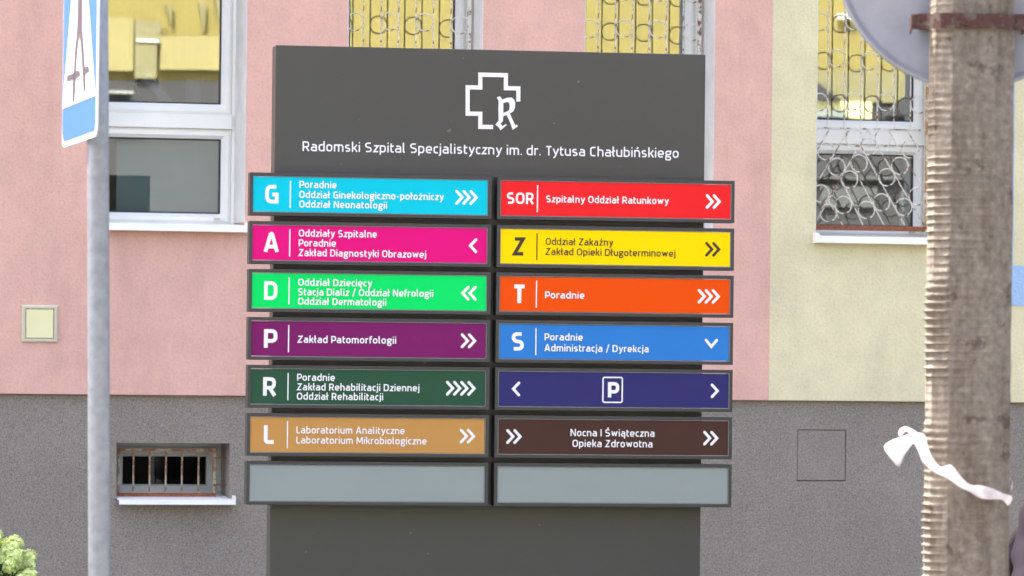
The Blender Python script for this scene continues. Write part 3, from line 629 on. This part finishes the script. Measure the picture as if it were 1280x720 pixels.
# carrier rails between boxes and slab
# ------------------------------------------------------------------ pedestrian crossing sign on its pole
def world(px, py, dep): r = ray(px, py); return Vector((0, 0, EYE)) + r * (dep / r.y)
p1 = world(123, 360, 9.75); p0 = world(124.3, 720, 9.75); p2 = world(121.5, 0, 9.75)
sp = MB(); pts = [(p0.x + (p1.x - p0.x) * (z - p0.z) / (p1.z - p0.z), 9.75, z) for z in (0.0, 1.0, 2.0, 3.25)]
sp.tube(pts, 0.0245, 28); sp = sp.build('sign_pole', 'galvanised', smooth=True); tag(sp, 'thin galvanised steel pole carrying the blue crossing sign', 'pole')
nr, fr_ = world(120.5, 180, 9.43), world(77.5, 180, 10.02)
nr.z = fr_.z = 0
du = (fr_ - nr).normalized(); wS = (fr_ - nr).length
cs = empty('pedestrian_crossing_sign', 'blue square pedestrian crossing sign seen almost edge-on beside the left pole', 'road sign', loc=tuple((nr + fr_) / 2), rz=math.atan2(-du.y, -du.x))
zS = world(120.5, 172, 9.43).z + 0.004; hS = 0.60; hw = wS / 2
# local x runs from the far edge to the near edge; the face looks towards -y
def rrect(x0, x1, z0, z1, r, n=6):
    o = []
    for (cx, cz, a) in ((x1 - r, z0 + r, -90), (x1 - r, z1 - r, 0), (x0 + r, z1 - r, 90), (x0 + r, z0 + r, 180)):
        for k in range(n + 1): t = math.radians(a + 90 * k / n); o.append((cx + r * math.cos(t), cz + r * math.sin(t)))
    return o
def slabpoly(pts, y0, y1):
    m_ = MB(); n = len(pts); m_.v = [(p[0], y0, p[1]) for p in pts] + [(p[0], y1, p[1]) for p in pts]
    m_.f = [tuple(range(n)), tuple(range(n, 2 * n))[::-1]] + [(i, (i + 1) % n, n + (i + 1) % n, n + i) for i in range(n)]; return m_
plate = slabpoly(rrect(-hw, hw, zS, zS + hS, 0.035), 0.0, 0.003).build('plate', 'sign_white', cs)
slabpoly(rrect(-hw + 0.012, hw - 0.012, zS + 0.012, zS + hS - 0.012, 0.027), -0.0012, -0.0004).build('blue_field', 'sign_blue', plate)
zt0 = zS + 0.088; MB().poly([[(-hw + 0.018, zt0), (hw - 0.018, zt0), (0.0, zt0 + 0.46)]], -0.0022).build('white_triangle', 'sign_white', plate, recalc=False)
mb = MB(); zf = zt0 + 0.018
mb.stroke([(0.02, zf + 0.33), (0.01, zf + 0.14)], 0.095, -0.003); mb.stroke([(0.0, zf + 0.16), (-0.05, zf + 0.09), (-0.075, zf + 0.01), (-0.105, zf + 0.01)], 0.046, -0.0032); mb.stroke([(0.02, zf + 0.16), (0.07, zf + 0.09), (0.115, zf + 0.0)], 0.046, -0.0034)
mb.stroke([(0.0, zf + 0.30), (-0.07, zf + 0.24), (-0.10, zf + 0.17)], 0.016, -0.0036); mb.stroke([(0.03, zf + 0.30), (0.09, zf + 0.24), (0.12, zf + 0.18)], 0.016, -0.0038)
mb.poly([[(0.02 + 0.026 * math.cos(t * math.pi / 6), zf + 0.365 + 0.026 * math.sin(t * math.pi / 6)) for t in range(12)]], -0.003)
mb.build('pedestrian_figure', 'sign_black', plate, recalc=False)
for (q0, q1) in ((-0.20, -0.07), (-0.055, 0.035), (0.09, 0.19)):
    MB().poly([[(q0, zf + 0.038), (q1, zf + 0.038), (q1, zf + 0.052), (q0, zf + 0.052)]], -0.0042).build('zebra_stripe', 'sign_black', plate, recalc=False)
for zz in (0.17, 0.44):
    z = zS + zz; c_ = MB()
    c_.box(-0.13, 0.13, 0.0145, 0.026, z - 0.015, z + 0.015); c_.build('back_rail', 'galvanised', cs)
# ------------------------------------------------------------------ concrete post with ribbed faces
post_c0 = world(1206, 720, 9.75); post_c1 = world(1214, 0, 9.75)
slope = (post_c1.x - post_c0.x) / (post_c1.z - post_c0.z)
hwid = 0.0955
CP = MB(); sec = []
# section corners, x right, y away from the camera: ribbed left facet, flat front, smooth right facet
cor = [(-0.0905, 0.00), (-0.082, -0.050), (-0.048, -0.085), (0.046, -0.088), (0.090, -0.062), (0.0955, 0.0), (0.085, 0.075), (0.04, 0.095), (-0.04, 0.095), (-0.085, 0.075)]
for i in range(len(cor)):
    a = Vector(cor[i]); b_ = Vector(cor[(i + 1) % len(cor)]); nn = 7 if i in (0, 1, 2, 3) else 3
    for k in range(nn): sec.append((a.lerp(b_, k / nn), i, k / nn))
zz = 0.0; nr_ = 0; ns = len(sec); dz = 0.0045
while zz < 4.2:
    ph = zz / 0.0178 * 2 * math.pi
    zpix = zz
    for (p, seg, f_) in sec:
        nrm = Vector((p.x, p.y)).normalized()
        rib = max(0.0, math.sin(ph + 0.8 * noise.noise(Vector((p.x * 8, p.y * 8, zz * 3))))) ** 1.1
        wear = 0.62 + 1.1 * noise.noise(Vector((zz * 9.0, p.x * 14, 3.1))) + 0.5 * noise.noise(Vector((round(zz / 0.0178) * 3.7, p.x * 20, 9.0)))
        if zz > 2.02: wear *= max(0.18, 1 - (zz - 2.02) * 4.5)
        amp = {0: 0.0095, 1: 0.0072, 2: 0.0024}.get(seg, 0.0)
        if seg == 1 and f_ > 0.9: amp *= 0.5
        d_ = amp * rib * max(0.15, min(1.2, wear)) + 0.0018 * noise.noise(Vector((p.x * 40, p.y * 40, zz * 25))) - 0.004 * max(0, noise.noise(Vector((p.x * 30 + 9, p.y * 30, zz * 14))) - 0.35)
        q = p + nrm * d_
        CP.v.append((q.x, q.y, zz))
    if nr_:
        b0 = (nr_ - 1) * ns
        for k in range(ns): CP.f.append((b0 + k, b0 + (k + 1) % ns, b0 + ns + (k + 1) % ns, b0 + ns + k))
    nr_ += 1; zz += dz
CP.f.append(tuple((nr_ - 1) * ns + k for k in range(ns)))
x_at0 = post_c0.x - slope * post_c0.z
CP.v = [(v[0] + slope * v[2], v[1], v[2]) for v in CP.v]
cp = CP.build('concrete_post', 'concrete'); cp.location = (x_at0, 9.75, 0); tag(cp, 'weathered concrete post with horizontally ribbed left side at the right', 'post')
# round road sign seen from behind, strapped to the post
dc = world(1213, -57, 9.885); rs = empty('round_road_sign', 'grey back of a round road sign strapped to the concrete post', 'road sign', loc=tuple(dc), rz=math.radians(-4))
rd = 0.305
n = 64; d_ = MB()
prof = [(0.0, 0.0), (0.93, 0.0), (0.955, -0.002), (0.975, -0.014), (0.992, -0.014), (1.0, -0.008), (1.0, 0.004), (0.0, 0.004)]
for (r0, y) in prof:
    for k in range(n): t = 2 * math.pi * k / n; d_.v.append((rd * max(r0, 0.001) * math.cos(t), y, rd * max(r0, 0.001) * math.sin(t)))
for j in range(len(prof) - 1):
    for k in range(n): d_.f.append((j * n + k, j * n + (k + 1) % n, (j + 1) * n + (k + 1) % n, (j + 1) * n + k))
d_.build('disc', 'disc_back', rs, smooth=True)
MB().poly([[(rd * 0.985 * math.cos(-2 * math.pi * k / n), rd * 0.985 * math.sin(-2 * math.pi * k / n)) for k in range(n)]], 0.0055).build('red_face', 'sign_red', rs)
MB().box(-0.115, 0.125, -0.022, -0.0005, world(1213, 37, 9.9).z - dc.z - 0.002, world(1213, 20, 9.9).z - dc.z + 0.002).build('back_rail', 'strap', rs)
zs_ = world(1213, 28, 9.7).z
st = MB(); outl = [(-0.124, 0.10), (-0.124, -0.066), (-0.100, -0.062), (-0.090, -0.064), (-0.060, -0.094), (0.0, -0.101), (0.054, -0.099), (0.098, -0.074), (0.105, -0.052), (0.128, -0.052), (0.128, 0.10)]
for (x, y) in outl:
    for z in (-0.0165, 0.0165): st.v.append((x, y, z))
for i in range(len(outl) - 1): st.f.append((2 * i, 2 * i + 2, 2 * i + 3, 2 * i + 1))
k0 = len(st.v)
for (x, y) in outl:
    for z in (-0.0165, 0.0165): st.v.append((x * 0.975, y * 0.96, z))
for i in range(len(outl) - 1): st.f.append((k0 + 2 * i, k0 + 2 * i + 1, k0 + 2 * i + 3, k0 + 2 * i + 2))
for i in range(len(outl) - 1):
    st.f.append((2 * i + 1, 2 * i + 3, k0 + 2 * i + 3, k0 + 2 * i + 1)); st.f.append((2 * i, k0 + 2 * i, k0 + 2 * i + 2, 2 * i + 2))
sto = st.build('strap', 'strap', rs); sto.location = (post_c1.x - dc.x, 9.75 - dc.y, zs_ - dc.z)
bl = MB().tube([(-0.012, -0.112, 0), (-0.012, -0.092, 0)], 0.010, 6).build('bolt', 'strap', rs); bl.location = sto.location
# torn white tape round the post
def tp(px, py, dep): return world(px, py, dep)
tape = MB()
path = [((1104, 560), (1124, 587), 9.60), ((1106, 555), (1128, 580), 9.585), ((1116, 550), (1130, 570), 9.60), ((1126, 546), (1137, 558), 9.58), ((1138, 541), (1142, 553), 9.59), ((1148, 540), (1146, 556), 9.575), ((1157, 541), (1149, 567), 9.58), ((1158, 556), (1151, 576), 9.60),
        ((1163, 567), (1156, 583), 9.615), ((1170, 577), (1165, 590), 9.625), ((1176, 585), (1172, 593), 9.628), ((1181, 583), (1177, 595), 9.628), ((1189, 581), (1187, 600), 9.630), ((1196, 587), (1194, 606), 9.632), ((1204, 598), (1203, 611), 9.634), ((1214, 609), (1213, 614), 9.630),
        ((1222, 607), (1221, 620), 9.632), ((1232, 607), (1232, 625), 9.628), ((1243, 611), (1243, 625), 9.630), ((1254, 616), (1253, 625), 9.640), ((1262, 618), (1258, 628), 9.665), ((1268, 619), (1262, 633), 9.68)]
loop = [((1122, 543), (1126, 548), 9.60), ((1124, 536), (1129, 542), 9.61), ((1131, 532), (1132, 538), 9.62), ((1140, 536), (1137, 542), 9.615), ((1150, 542), (1146, 548), 9.60)]
for i, (a, b_, dp) in enumerate(loop):
    tape.v += [tuple(tp(a[0], a[1], dp)), tuple(tp(b_[0], b_[1], dp))]
    if i: k = 2 * i; tape.f.append((k - 2, k - 1, k + 1, k))
T0 = len(tape.v)
for i, (a, b_, dp) in enumerate(path):
    for t in (0, 0.5, 1):
        q = tp(a[0] + (b_[0] - a[0]) * t, a[1] + (b_[1] - a[1]) * t, dp + (0.006 if t == 0.5 and i % 2 else (-0.006 if t == 0.5 else 0)))
        q = q + Vector((random.uniform(-1, 1) * 0.0022, 0, random.uniform(-1, 1) * 0.0028))
        tape.v.append(tuple(q))
for i in range(len(path) - 1):
    for t in (0, 1): tape.f.append((T0 + 3 * i + t, T0 + 3 * i + t + 1, T0 + 3 * i + 4 + t, T0 + 3 * i + 3 + t))
# the part that goes round the back
bpth = [(1264, 612, 9.70), (1268, 600, 9.78), (1240, 585, 9.87), (1190, 575, 9.87), (1151, 568, 9.80), (1150, 560, 9.70), (1154, 556, 9.60)]
b0 = len(tape.v)
for (x, y, dp) in bpth: tape.v += [tuple(tp(x, y - 4, dp)), tuple(tp(x, y + 5, dp))]
for i in range(len(bpth) - 1): tape.f.append((b0 + 2 * i, b0 + 2 * i + 1, b0 + 2 * i + 3, b0 + 2 * i + 2))
to = tape.build('barrier_tape', 'fabric_tape', smooth=True, recalc=False); md = to.modifiers.new('t', 'SOLIDIFY'); md.thickness = 0.0008
sd = to.modifiers.new('s', 'SUBSURF'); sd.levels = sd.render_levels = 1
tag(to, 'torn strip of white tape tied round the concrete post', 'tape')
# ------------------------------------------------------------------ flowering shrub, bottom left
def vecr(): return Vector((random.gauss(0, 1), random.gauss(0, 1), random.gauss(0, 1))).normalized()
sc0 = world(2, 720, 14.2); shr = empty('flowering_shrub', 'rounded shrub with pale green flower heads at the foot of the wall', 'shrub', loc=(sc0.x - 0.185, 14.2, 0.12))
def cluster(rad, npet, mat, nm):
    m_ = MB()
    lobes = [vecr() * rad * 0.5 for _ in range(5)]
    for i in range(npet):
        d = vecr(); d.z = abs(d.z) * 1.1 - 0.25; d.normalize(); c = lobes[i % 5] + d * rad * random.uniform(0.45, 0.72)
        a = d.cross(vecr()).normalized(); b_ = d.cross(a).normalized()
        for q in range(4):                                     # four small petals per floret
            t = q * math.pi / 2 + random.random() * .4; e = a * math.cos(t) + b_ * math.sin(t); f_ = d.cross(e); s_ = 0.0058 * random.uniform(0.8, 1.25); k = len(m_.v)
            m_.v += [tuple(c), tuple(c + e * s_ * 0.8 + f_ * s_ * 0.55 + d * .001), tuple(c + e * s_ * 1.5 + d * s_ * .35), tuple(c + e * s_ * 0.8 - f_ * s_ * 0.55 + d * .001)]; m_.f.append((k, k + 1, k + 2, k + 3))
    o = m_.build(nm, mat, shr, recalc=False); return o
protos = [cluster(0.042, 420, 'petal', 'flower_head'), cluster(0.037, 340, 'petal', 'flower_head'), cluster(0.036, 340, 'petal_green', 'flower_head')]
R0 = Vector((0.36, 0.36, 0.50)); cz = 0.42
spots = []
for i in range(900):
    d = vecr()
    if d.z < -0.15: continue
    p = Vector((d.x * R0.x, d.y * R0.y, cz + d.z * (0.50 + 0.04 * noise.noise(d * 3)))) * 1.0
    if all((p - q).length > 0.058 for q, _ in spots): spots.append((p, d))
# seat the surface so that the head tops meet the outline in the photograph
spots = spots[:170]
st_ = MB(); lf = MB()
for i, (p, d) in enumerate(spots):
    o = protos[0 if i % 3 == 0 else (1 if i % 7 else 2)]
    q = o if i < 0 else dup(o, shr, tuple(p * 1.0), tuple(Vector((d.y * -0.7, d.x * 0.7, random.random() * 6))))
    st_.tube([(p.x * 0.1, p.y * 0.1, 0), (p.x * 0.6, p.y * 0.6, p.z * 0.55), tuple(p)], [0.006, 0.004, 0.002], 5)
for o in protos: o.location = (0.02 * protos.index(o), 0, 0.72)
for i in range(5200):
    d = vecr(); k_ = random.uniform(0.55, 0.97); p = Vector((d.x * R0.x * k_, d.y * R0.y * k_, cz + d.z * 0.5 * k_))
    if p.z < 0.03: continue
    a = (vecr() + d * 0.6).normalized(); b_ = a.cross(vecr()).normalized(); s_ = random.uniform(0.022, 0.04); k = len(lf.v); nn = a.cross(b_)
    lf.v += [tuple(p), tuple(p + a * s_ * .5 + b_ * s_ * .34 + nn * .003), tuple(p + a * s_ * 1.15), tuple(p + a * s_ * .5 - b_ * s_ * .34 + nn * .003)]; lf.f += [(k, k + 1, k + 2), (k, k + 2, k + 3)]
st_.build('stems', 'stem', shr)['kind'] = 'stuff'; lf.build('foliage', 'leaf', shr, recalc=False)['kind'] = 'stuff'
# ------------------------------------------------------------------ passer-by in a dark purple coat, at the right edge
PD = 11.6; pc = world(1409, 700, PD)
pe = empty('person', 'person in a dark purple coat with a black bag at the right edge', 'person', loc=(pc.x, PD, 0.0), rz=math.radians(-14))
bmv = bmesh.new()
J = dict(pelvis=(0, 0, .92), belly=(0, 0, 1.06), chest=(0, .0, 1.27), neck=(0, .0, 1.42), jaw=(0, -.02, 1.50), head=(0, -.015, 1.585), crown=(0, 0, 1.655),
         sl=(.17, 0, 1.36), el=(.235, .04, 1.09), wl=(.235, -.07, .87), sr=(-.17, 0, 1.36), er=(-.235, .04, 1.09), wr=(-.24, -.06, .86),
         hl=(.09, 0, .88), kl=(.10, -.10, .49), al=(.10, -.12, .09), tl=(.11, -.25, .035), hr=(-.09, 0, .88), kr=(-.10, .03, .48), ar=(-.10, .12, .09), tr=(-.11, .0, .035))
Rd = dict(pelvis=.14, belly=.12, chest=.135, neck=.052, jaw=.062, head=.086, crown=.06, sl=.062, el=.043, wl=.028, sr=.062, er=.043, wr=.028, hl=.085, kl=.056, al=.038, tl=.032, hr=.085, kr=.056, ar=.038, tr=.032)
Ed = [('pelvis', 'belly'), ('belly', 'chest'), ('chest', 'neck'), ('neck', 'jaw'), ('jaw', 'head'), ('head', 'crown'), ('chest', 'sl'), ('sl', 'el'), ('el', 'wl'), ('chest', 'sr'), ('sr', 'er'), ('er', 'wr'),
      ('pelvis', 'hl'), ('hl', 'kl'), ('kl', 'al'), ('al', 'tl'), ('pelvis', 'hr'), ('hr', 'kr'), ('kr', 'ar'), ('ar', 'tr')]
for sd_, wname in ((1, 'wl'), (-1, 'wr')):
    w0 = Vector(J[wname]); pl = w0 + Vector((0, -.02, -.055)); nm = 'palm' + wname; J[nm] = tuple(pl); Rd[nm] = .026; Ed.append((wname, nm))
    for fi, (dy, ln) in enumerate(((-.030, .070), (-.011, .080), (.008, .074), (.026, .058))):
        a = pl + Vector((0, dy, -.030)); b_ = a + Vector((-.008 * sd_, -.006, -ln * .55)); c = b_ + Vector((-.018 * sd_, -.004, -ln * .42))
        for j, q in enumerate((a, b_, c)): J['%s%d%d' % (nm, fi, j)] = tuple(q); Rd['%s%d%d' % (nm, fi, j)] = (.0095, .0085, .0072)[j]
        Ed += [(nm, '%s%d0' % (nm, fi)), ('%s%d0' % (nm, fi), '%s%d1' % (nm, fi)), ('%s%d1' % (nm, fi), '%s%d2' % (nm, fi))]
    a = pl + Vector((-.01 * sd_, -.032, .01)); b_ = a + Vector((-.012 * sd_, -.022, -.035)); J[nm + 't0'] = tuple(a); J[nm + 't1'] = tuple(b_); Rd[nm + 't0'] = .011; Rd[nm + 't1'] = .009; Ed += [(nm, nm + 't0'), (nm + 't0', nm + 't1')]
names = list(J); me = bpy.data.meshes.new('body'); me.from_pydata([J[k] for k in names], [(names.index(a), names.index(b_)) for a, b_ in Ed], [])
bo = bpy.data.objects.new('body', me); C.objects.link(bo)
sk = bo.modifiers.new('skin', 'SKIN')
for i, k in enumerate(names): me.skin_vertices[0].data[i].radius = (Rd[k], Rd[k] * (0.72 if k in ('pelvis', 'belly', 'chest') else 1)); me.skin_vertices[0].data[i].use_root = (k == 'pelvis')
ss = bo.modifiers.new('sub', 'SUBSURF'); ss.levels = ss.render_levels = 2
dg = bpy.context.evaluated_depsgraph_get(); me2 = bpy.data.meshes.new_from_object(bo.evaluated_get(dg)); bpy.data.objects.remove(bo)
for v in me2.vertices:                                      # face: brow, nose, chin
    x, y, z = v.co
    if z > 1.45 and y < -0.03:
        v.co.y -= 0.022 * math.exp(-((x / .012) ** 2) - ((z - 1.565) / .022) ** 2) + 0.008 * math.exp(-((x / .03) ** 2) - ((z - 1.50) / .02) ** 2)
        for e_ in (-.03, .03): v.co.y += 0.008 * math.exp(-(((x - e_) / .014) ** 2) - ((z - 1.592) / .012) ** 2)
for p in me2.polygons: p.use_smooth = True
me2.materials.append(MATS['skin']); body = bpy.data.objects.new('body', me2); C.objects.link(body); body.parent = pe
def ball(c, r, sx=1, sy=1, sz=1, zmin=-9, n=14):
    m_ = MB()
    for i in range(n + 1):
        ph = math.pi * i / n
        for k in range(2 * n): t = math.pi * k / n; m_.v.append((c[0] + r * sx * math.sin(ph) * math.cos(t), c[1] + r * sy * math.sin(ph) * math.sin(t), max(zmin, c[2] + r * sz * math.cos(ph))))
    for i in range(n):
        for k in range(2 * n): m_.f.append((i * 2 * n + k, i * 2 * n + (k + 1) % (2 * n), (i + 1) * 2 * n + (k + 1) % (2 * n), (i + 1) * 2 * n + k))
    return m_
ball((0, .018, 1.625), .098, 0.9, 1.0, 0.95, zmin=1.535).build('hair', 'hair', pe, smooth=True)
for e_ in (-.03, .03): ball((e_, -.092, 1.592), .0105).build('eye', 'sign_white', pe, smooth=True); ball((e_, -.1005, 1.592), .005).build('pupil', 'cable', pe, smooth=True)
for e_ in (-1, 1): ball((e_ * .086, .0, 1.575), .026, .35, .7, 1.1).build('ear', 'skin', pe, smooth=True)
MB().tube([(-.022, -.092, 1.528), (0, -.099, 1.525), (.022, -.092, 1.528)], .004, 6).build('lips', 'sign_red', pe)
def loft(rings, nk=64, fold=0.0, freq=9, sd_=0.0):
    m_ = MB()
    for (x, y, z, rx, ry, fo) in rings:
        for k in range(nk):
            t = 2 * math.pi * k / nk; w_ = 1 + fo * (math.sin(t * freq + z * 4 + sd_) * .6 + math.sin(t * (freq * 1.7) + z * 7 + sd_ * 2) * .4)
            m_.v.append((x + rx * w_ * math.cos(t), y + ry * w_ * math.sin(t), z))
    for i in range(len(rings) - 1):
        for k in range(nk): m_.f.append((i * nk + k, i * nk + (k + 1) % nk, (i + 1) * nk + (k + 1) % nk, (i + 1) * nk + k))
    return m_
loft([(0, 0, .46, .27, .27, .07), (0, 0, .70, .25, .245, .065), (0, 0, .92, .215, .215, .05), (0, 0, 1.06, .18, .165, .03), (0, 0, 1.2, .185, .15, .02), (0, 0, 1.34, .19, .13, .01), (0, 0, 1.41, .12, .10, 0), (0, 0, 1.45, .072, .075, 0)]).build('coat', 'coat', pe, smooth=True)
for sg, (a, e_, w_) in ((1, ('sl', 'el', 'wl')), (-1, ('sr', 'er', 'wr'))):
    m_ = MB(); P_ = []; rr = []
    A, B_, D = Vector(J[a]), Vector(J[e_]), Vector(J[w_]) + Vector((0, -.0, .0)); A = A + Vector((-.02 * sg, 0, .02))
    for k in range(17):
        t = k / 16; q = A.lerp(B_, t * 2) if t < .5 else B_.lerp(D, t * 2 - 1); P_.append(tuple(q)); rr.append(.080 - .016 * t + .006 * math.sin(k * 2.3) * (1 if k > 4 else .3))
    m_.tube(P_, rr, 20, cap=True).build('sleeve', 'coat', pe, smooth=True)
for a, e_, w_ in (('hl', 'kl', 'al'), ('hr', 'kr', 'ar')):
    MB().tube([J[a], tuple((Vector(J[a]) + Vector(J[e_])) / 2), J[e_], tuple((Vector(J[e_]) + Vector(J[w_])) / 2), J[w_]], [.098, .086, .072, .06, .06], 18).build('trouser_leg', 'trouser', pe, smooth=True)
for a, t_ in (('al', 'tl'), ('ar', 'tr')):
    A = Vector(J[a]); T_ = Vector(J[t_]); MB().tube([(A.x, A.y + .05, .045), (A.x, A.y, .05), tuple((A + T_) / 2 + Vector((0, 0, -.012))), (T_.x, T_.y, .04), (T_.x, T_.y - .03, .035)], [.036, .046, .045, .042, .025], 14).build('shoe', 'leather', pe, smooth=True)
hb = empty('shoulder_bag', 'black bag carried at the side of the person in the purple coat', 'bag', loc=(pc.x - 0.205, PD + 0.16, 1.06))
hb.rotation_euler = (0, math.radians(38), 0)
bg2 = MB().box(-.10, .12, -.05, .05, -.16, .06); bg2.build('bag_body', 'leather', hb, bevel=0.02)
MB().tube([(-.08, 0, .05), (-.02, -.02, .22), (.05, -.06, .38), (.10, -.12, .44), (.14, -.16, .38), (.11, -.02, .05)], .007, 6).build('strap', 'leather', hb)
# ------------------------------------------------------------------ the building across the street (it shows in the window glass)
OB = empty('yellow_building', 'sunlit yellow building across the street, mirrored in the windows', 'building', loc=tuple(WALL.o - WALL.d * 30.0), rz=WY + math.pi)
# local x now runs the other way; its face looks back at the hospital
OBF = []
def ob_box(name, mat, x0, x1, z0, z1, proud): 
    o = MB().box(-x1, -x0, -proud, 0.3 - proud * 0.01, z0, z1).build(name, mat, OB); return o
MB().box(-40, 40, 0.0, 9.0, 4.5, 9.0).build('wall', 'opp_yellow', OB)
MB().box(-40, 40, -0.05, 9.0, 0.0, 4.495).build('lower_wall', 'opp_dark', OB)
MB().box(-40.4, 40.4, -0.6, 9.4, 9.01, 9.3).build('roof', 'opp_roof', OB)
def ob(name, mat, x0, x1, z0, z1, proud=0.06): return MB().box(min(x0, x1), max(x0, x1), -0.051 - proud, -0.0505, z0, z1).build(name, mat, OB)  # added pieces, shaped and placed only for how they mirror in the windows
ob('reflection_pale_patch', 'opp_pale', -4.40, -3.66, 4.62, 5.02); ob('reflection_pale_patch', 'opp_pale', -3.36, -3.0, 4.6, 5.2)
ob('reflection_patch', 'opp_olive', -3.66, -3.38, 4.93, 5.18); ob('reflection_patch', 'opp_olive', -3.62, -3.38, 4.52, 4.925); ob('reflection_bar', 'white_paint', -3.63, -3.40, 4.945, 4.975, 0.08)
def wedge(x0, x1, z0, z1, xb):  # added wedge, there for its mirror image in the left window
    m_ = MB(); m_.v = [(x0, -0.08, z1), (x1, -0.08, z1), (xb, -0.08, z0), (x0, -0.001, z1), (x1, -0.001, z1), (xb, -0.001, z0)]
    m_.f = [(0, 1, 2), (3, 5, 4), (0, 3, 4, 1), (1, 4, 5, 2), (2, 5, 3, 0)]; return m_.build('reflection_wedge', 'opp_olive', OB)
wedge(-3.78, -3.72, 5.15, 5.36, -3.775); wedge(-4.16, -4.07, 5.06, 5.40, -4.15); wedge(-4.38, -4.22, 5.08, 5.60, -4.36)
ob('reflection_rail', 'opp_grey', -3.33, -3.0, 4.33, 4.36, 0.3)
ob('reflection_bright_patch', 'opp_bright', -11.9, -11.2, 4.29, 4.47); ob('reflection_blue_patch', 'panel_blank', -11.6, -11.2, 4.29, 4.37, 0.1)
ob('reflection_patch', 'opp_olive', -12.6, -11.0, 4.47, 4.82, 0.03); ob('reflection_bar', 'white_paint', -11.68, -11.48, 5.43, 5.49, 0.05)

for tri in (((-11.0, 4.84), (-11.0, 4.475), (-11.54, 4.475)), ((-12.62, 4.80), (-12.0, 4.32), (-12.62, 4.32))):  # added dark triangles, placed for their mirror image in the right window
    m_ = MB(); m_.v = [(x, y, z) for y in (-0.20, -0.09) for x, z in tri]; m_.f = [(0, 1, 2), (3, 5, 4), (0, 3, 4, 1), (1, 4, 5, 2), (2, 5, 3, 0)]; m_.build('reflection_triangle', 'opp_dark', OB)

ob('reflection_strip', 'opp_mid', -12.6, -11.2, 3.62, 3.66, 0.1); ob('reflection_block', 'opp_mid', -12.0, -11.3, 3.3, 3.55, 0.05); ob('reflection_block', 'opp_mid', -12.6, -12.3, 2.6, 3.5, 0.05)
for q in range(-36, 37, 4):
    if -14 < q < -2: continue
    f_ = MB().ring(q - 0.7, q + 0.7, 5.2, 6.9, [(0, 0.02), (0, -0.03), (0.09, -0.03), (0.09, 0.02)]).build('window', 'white_paint', OB); MB().box(q - 0.6, q + 0.6, -0.012, -0.004, 5.3, 6.8).build('pane', 'gasket', f_)
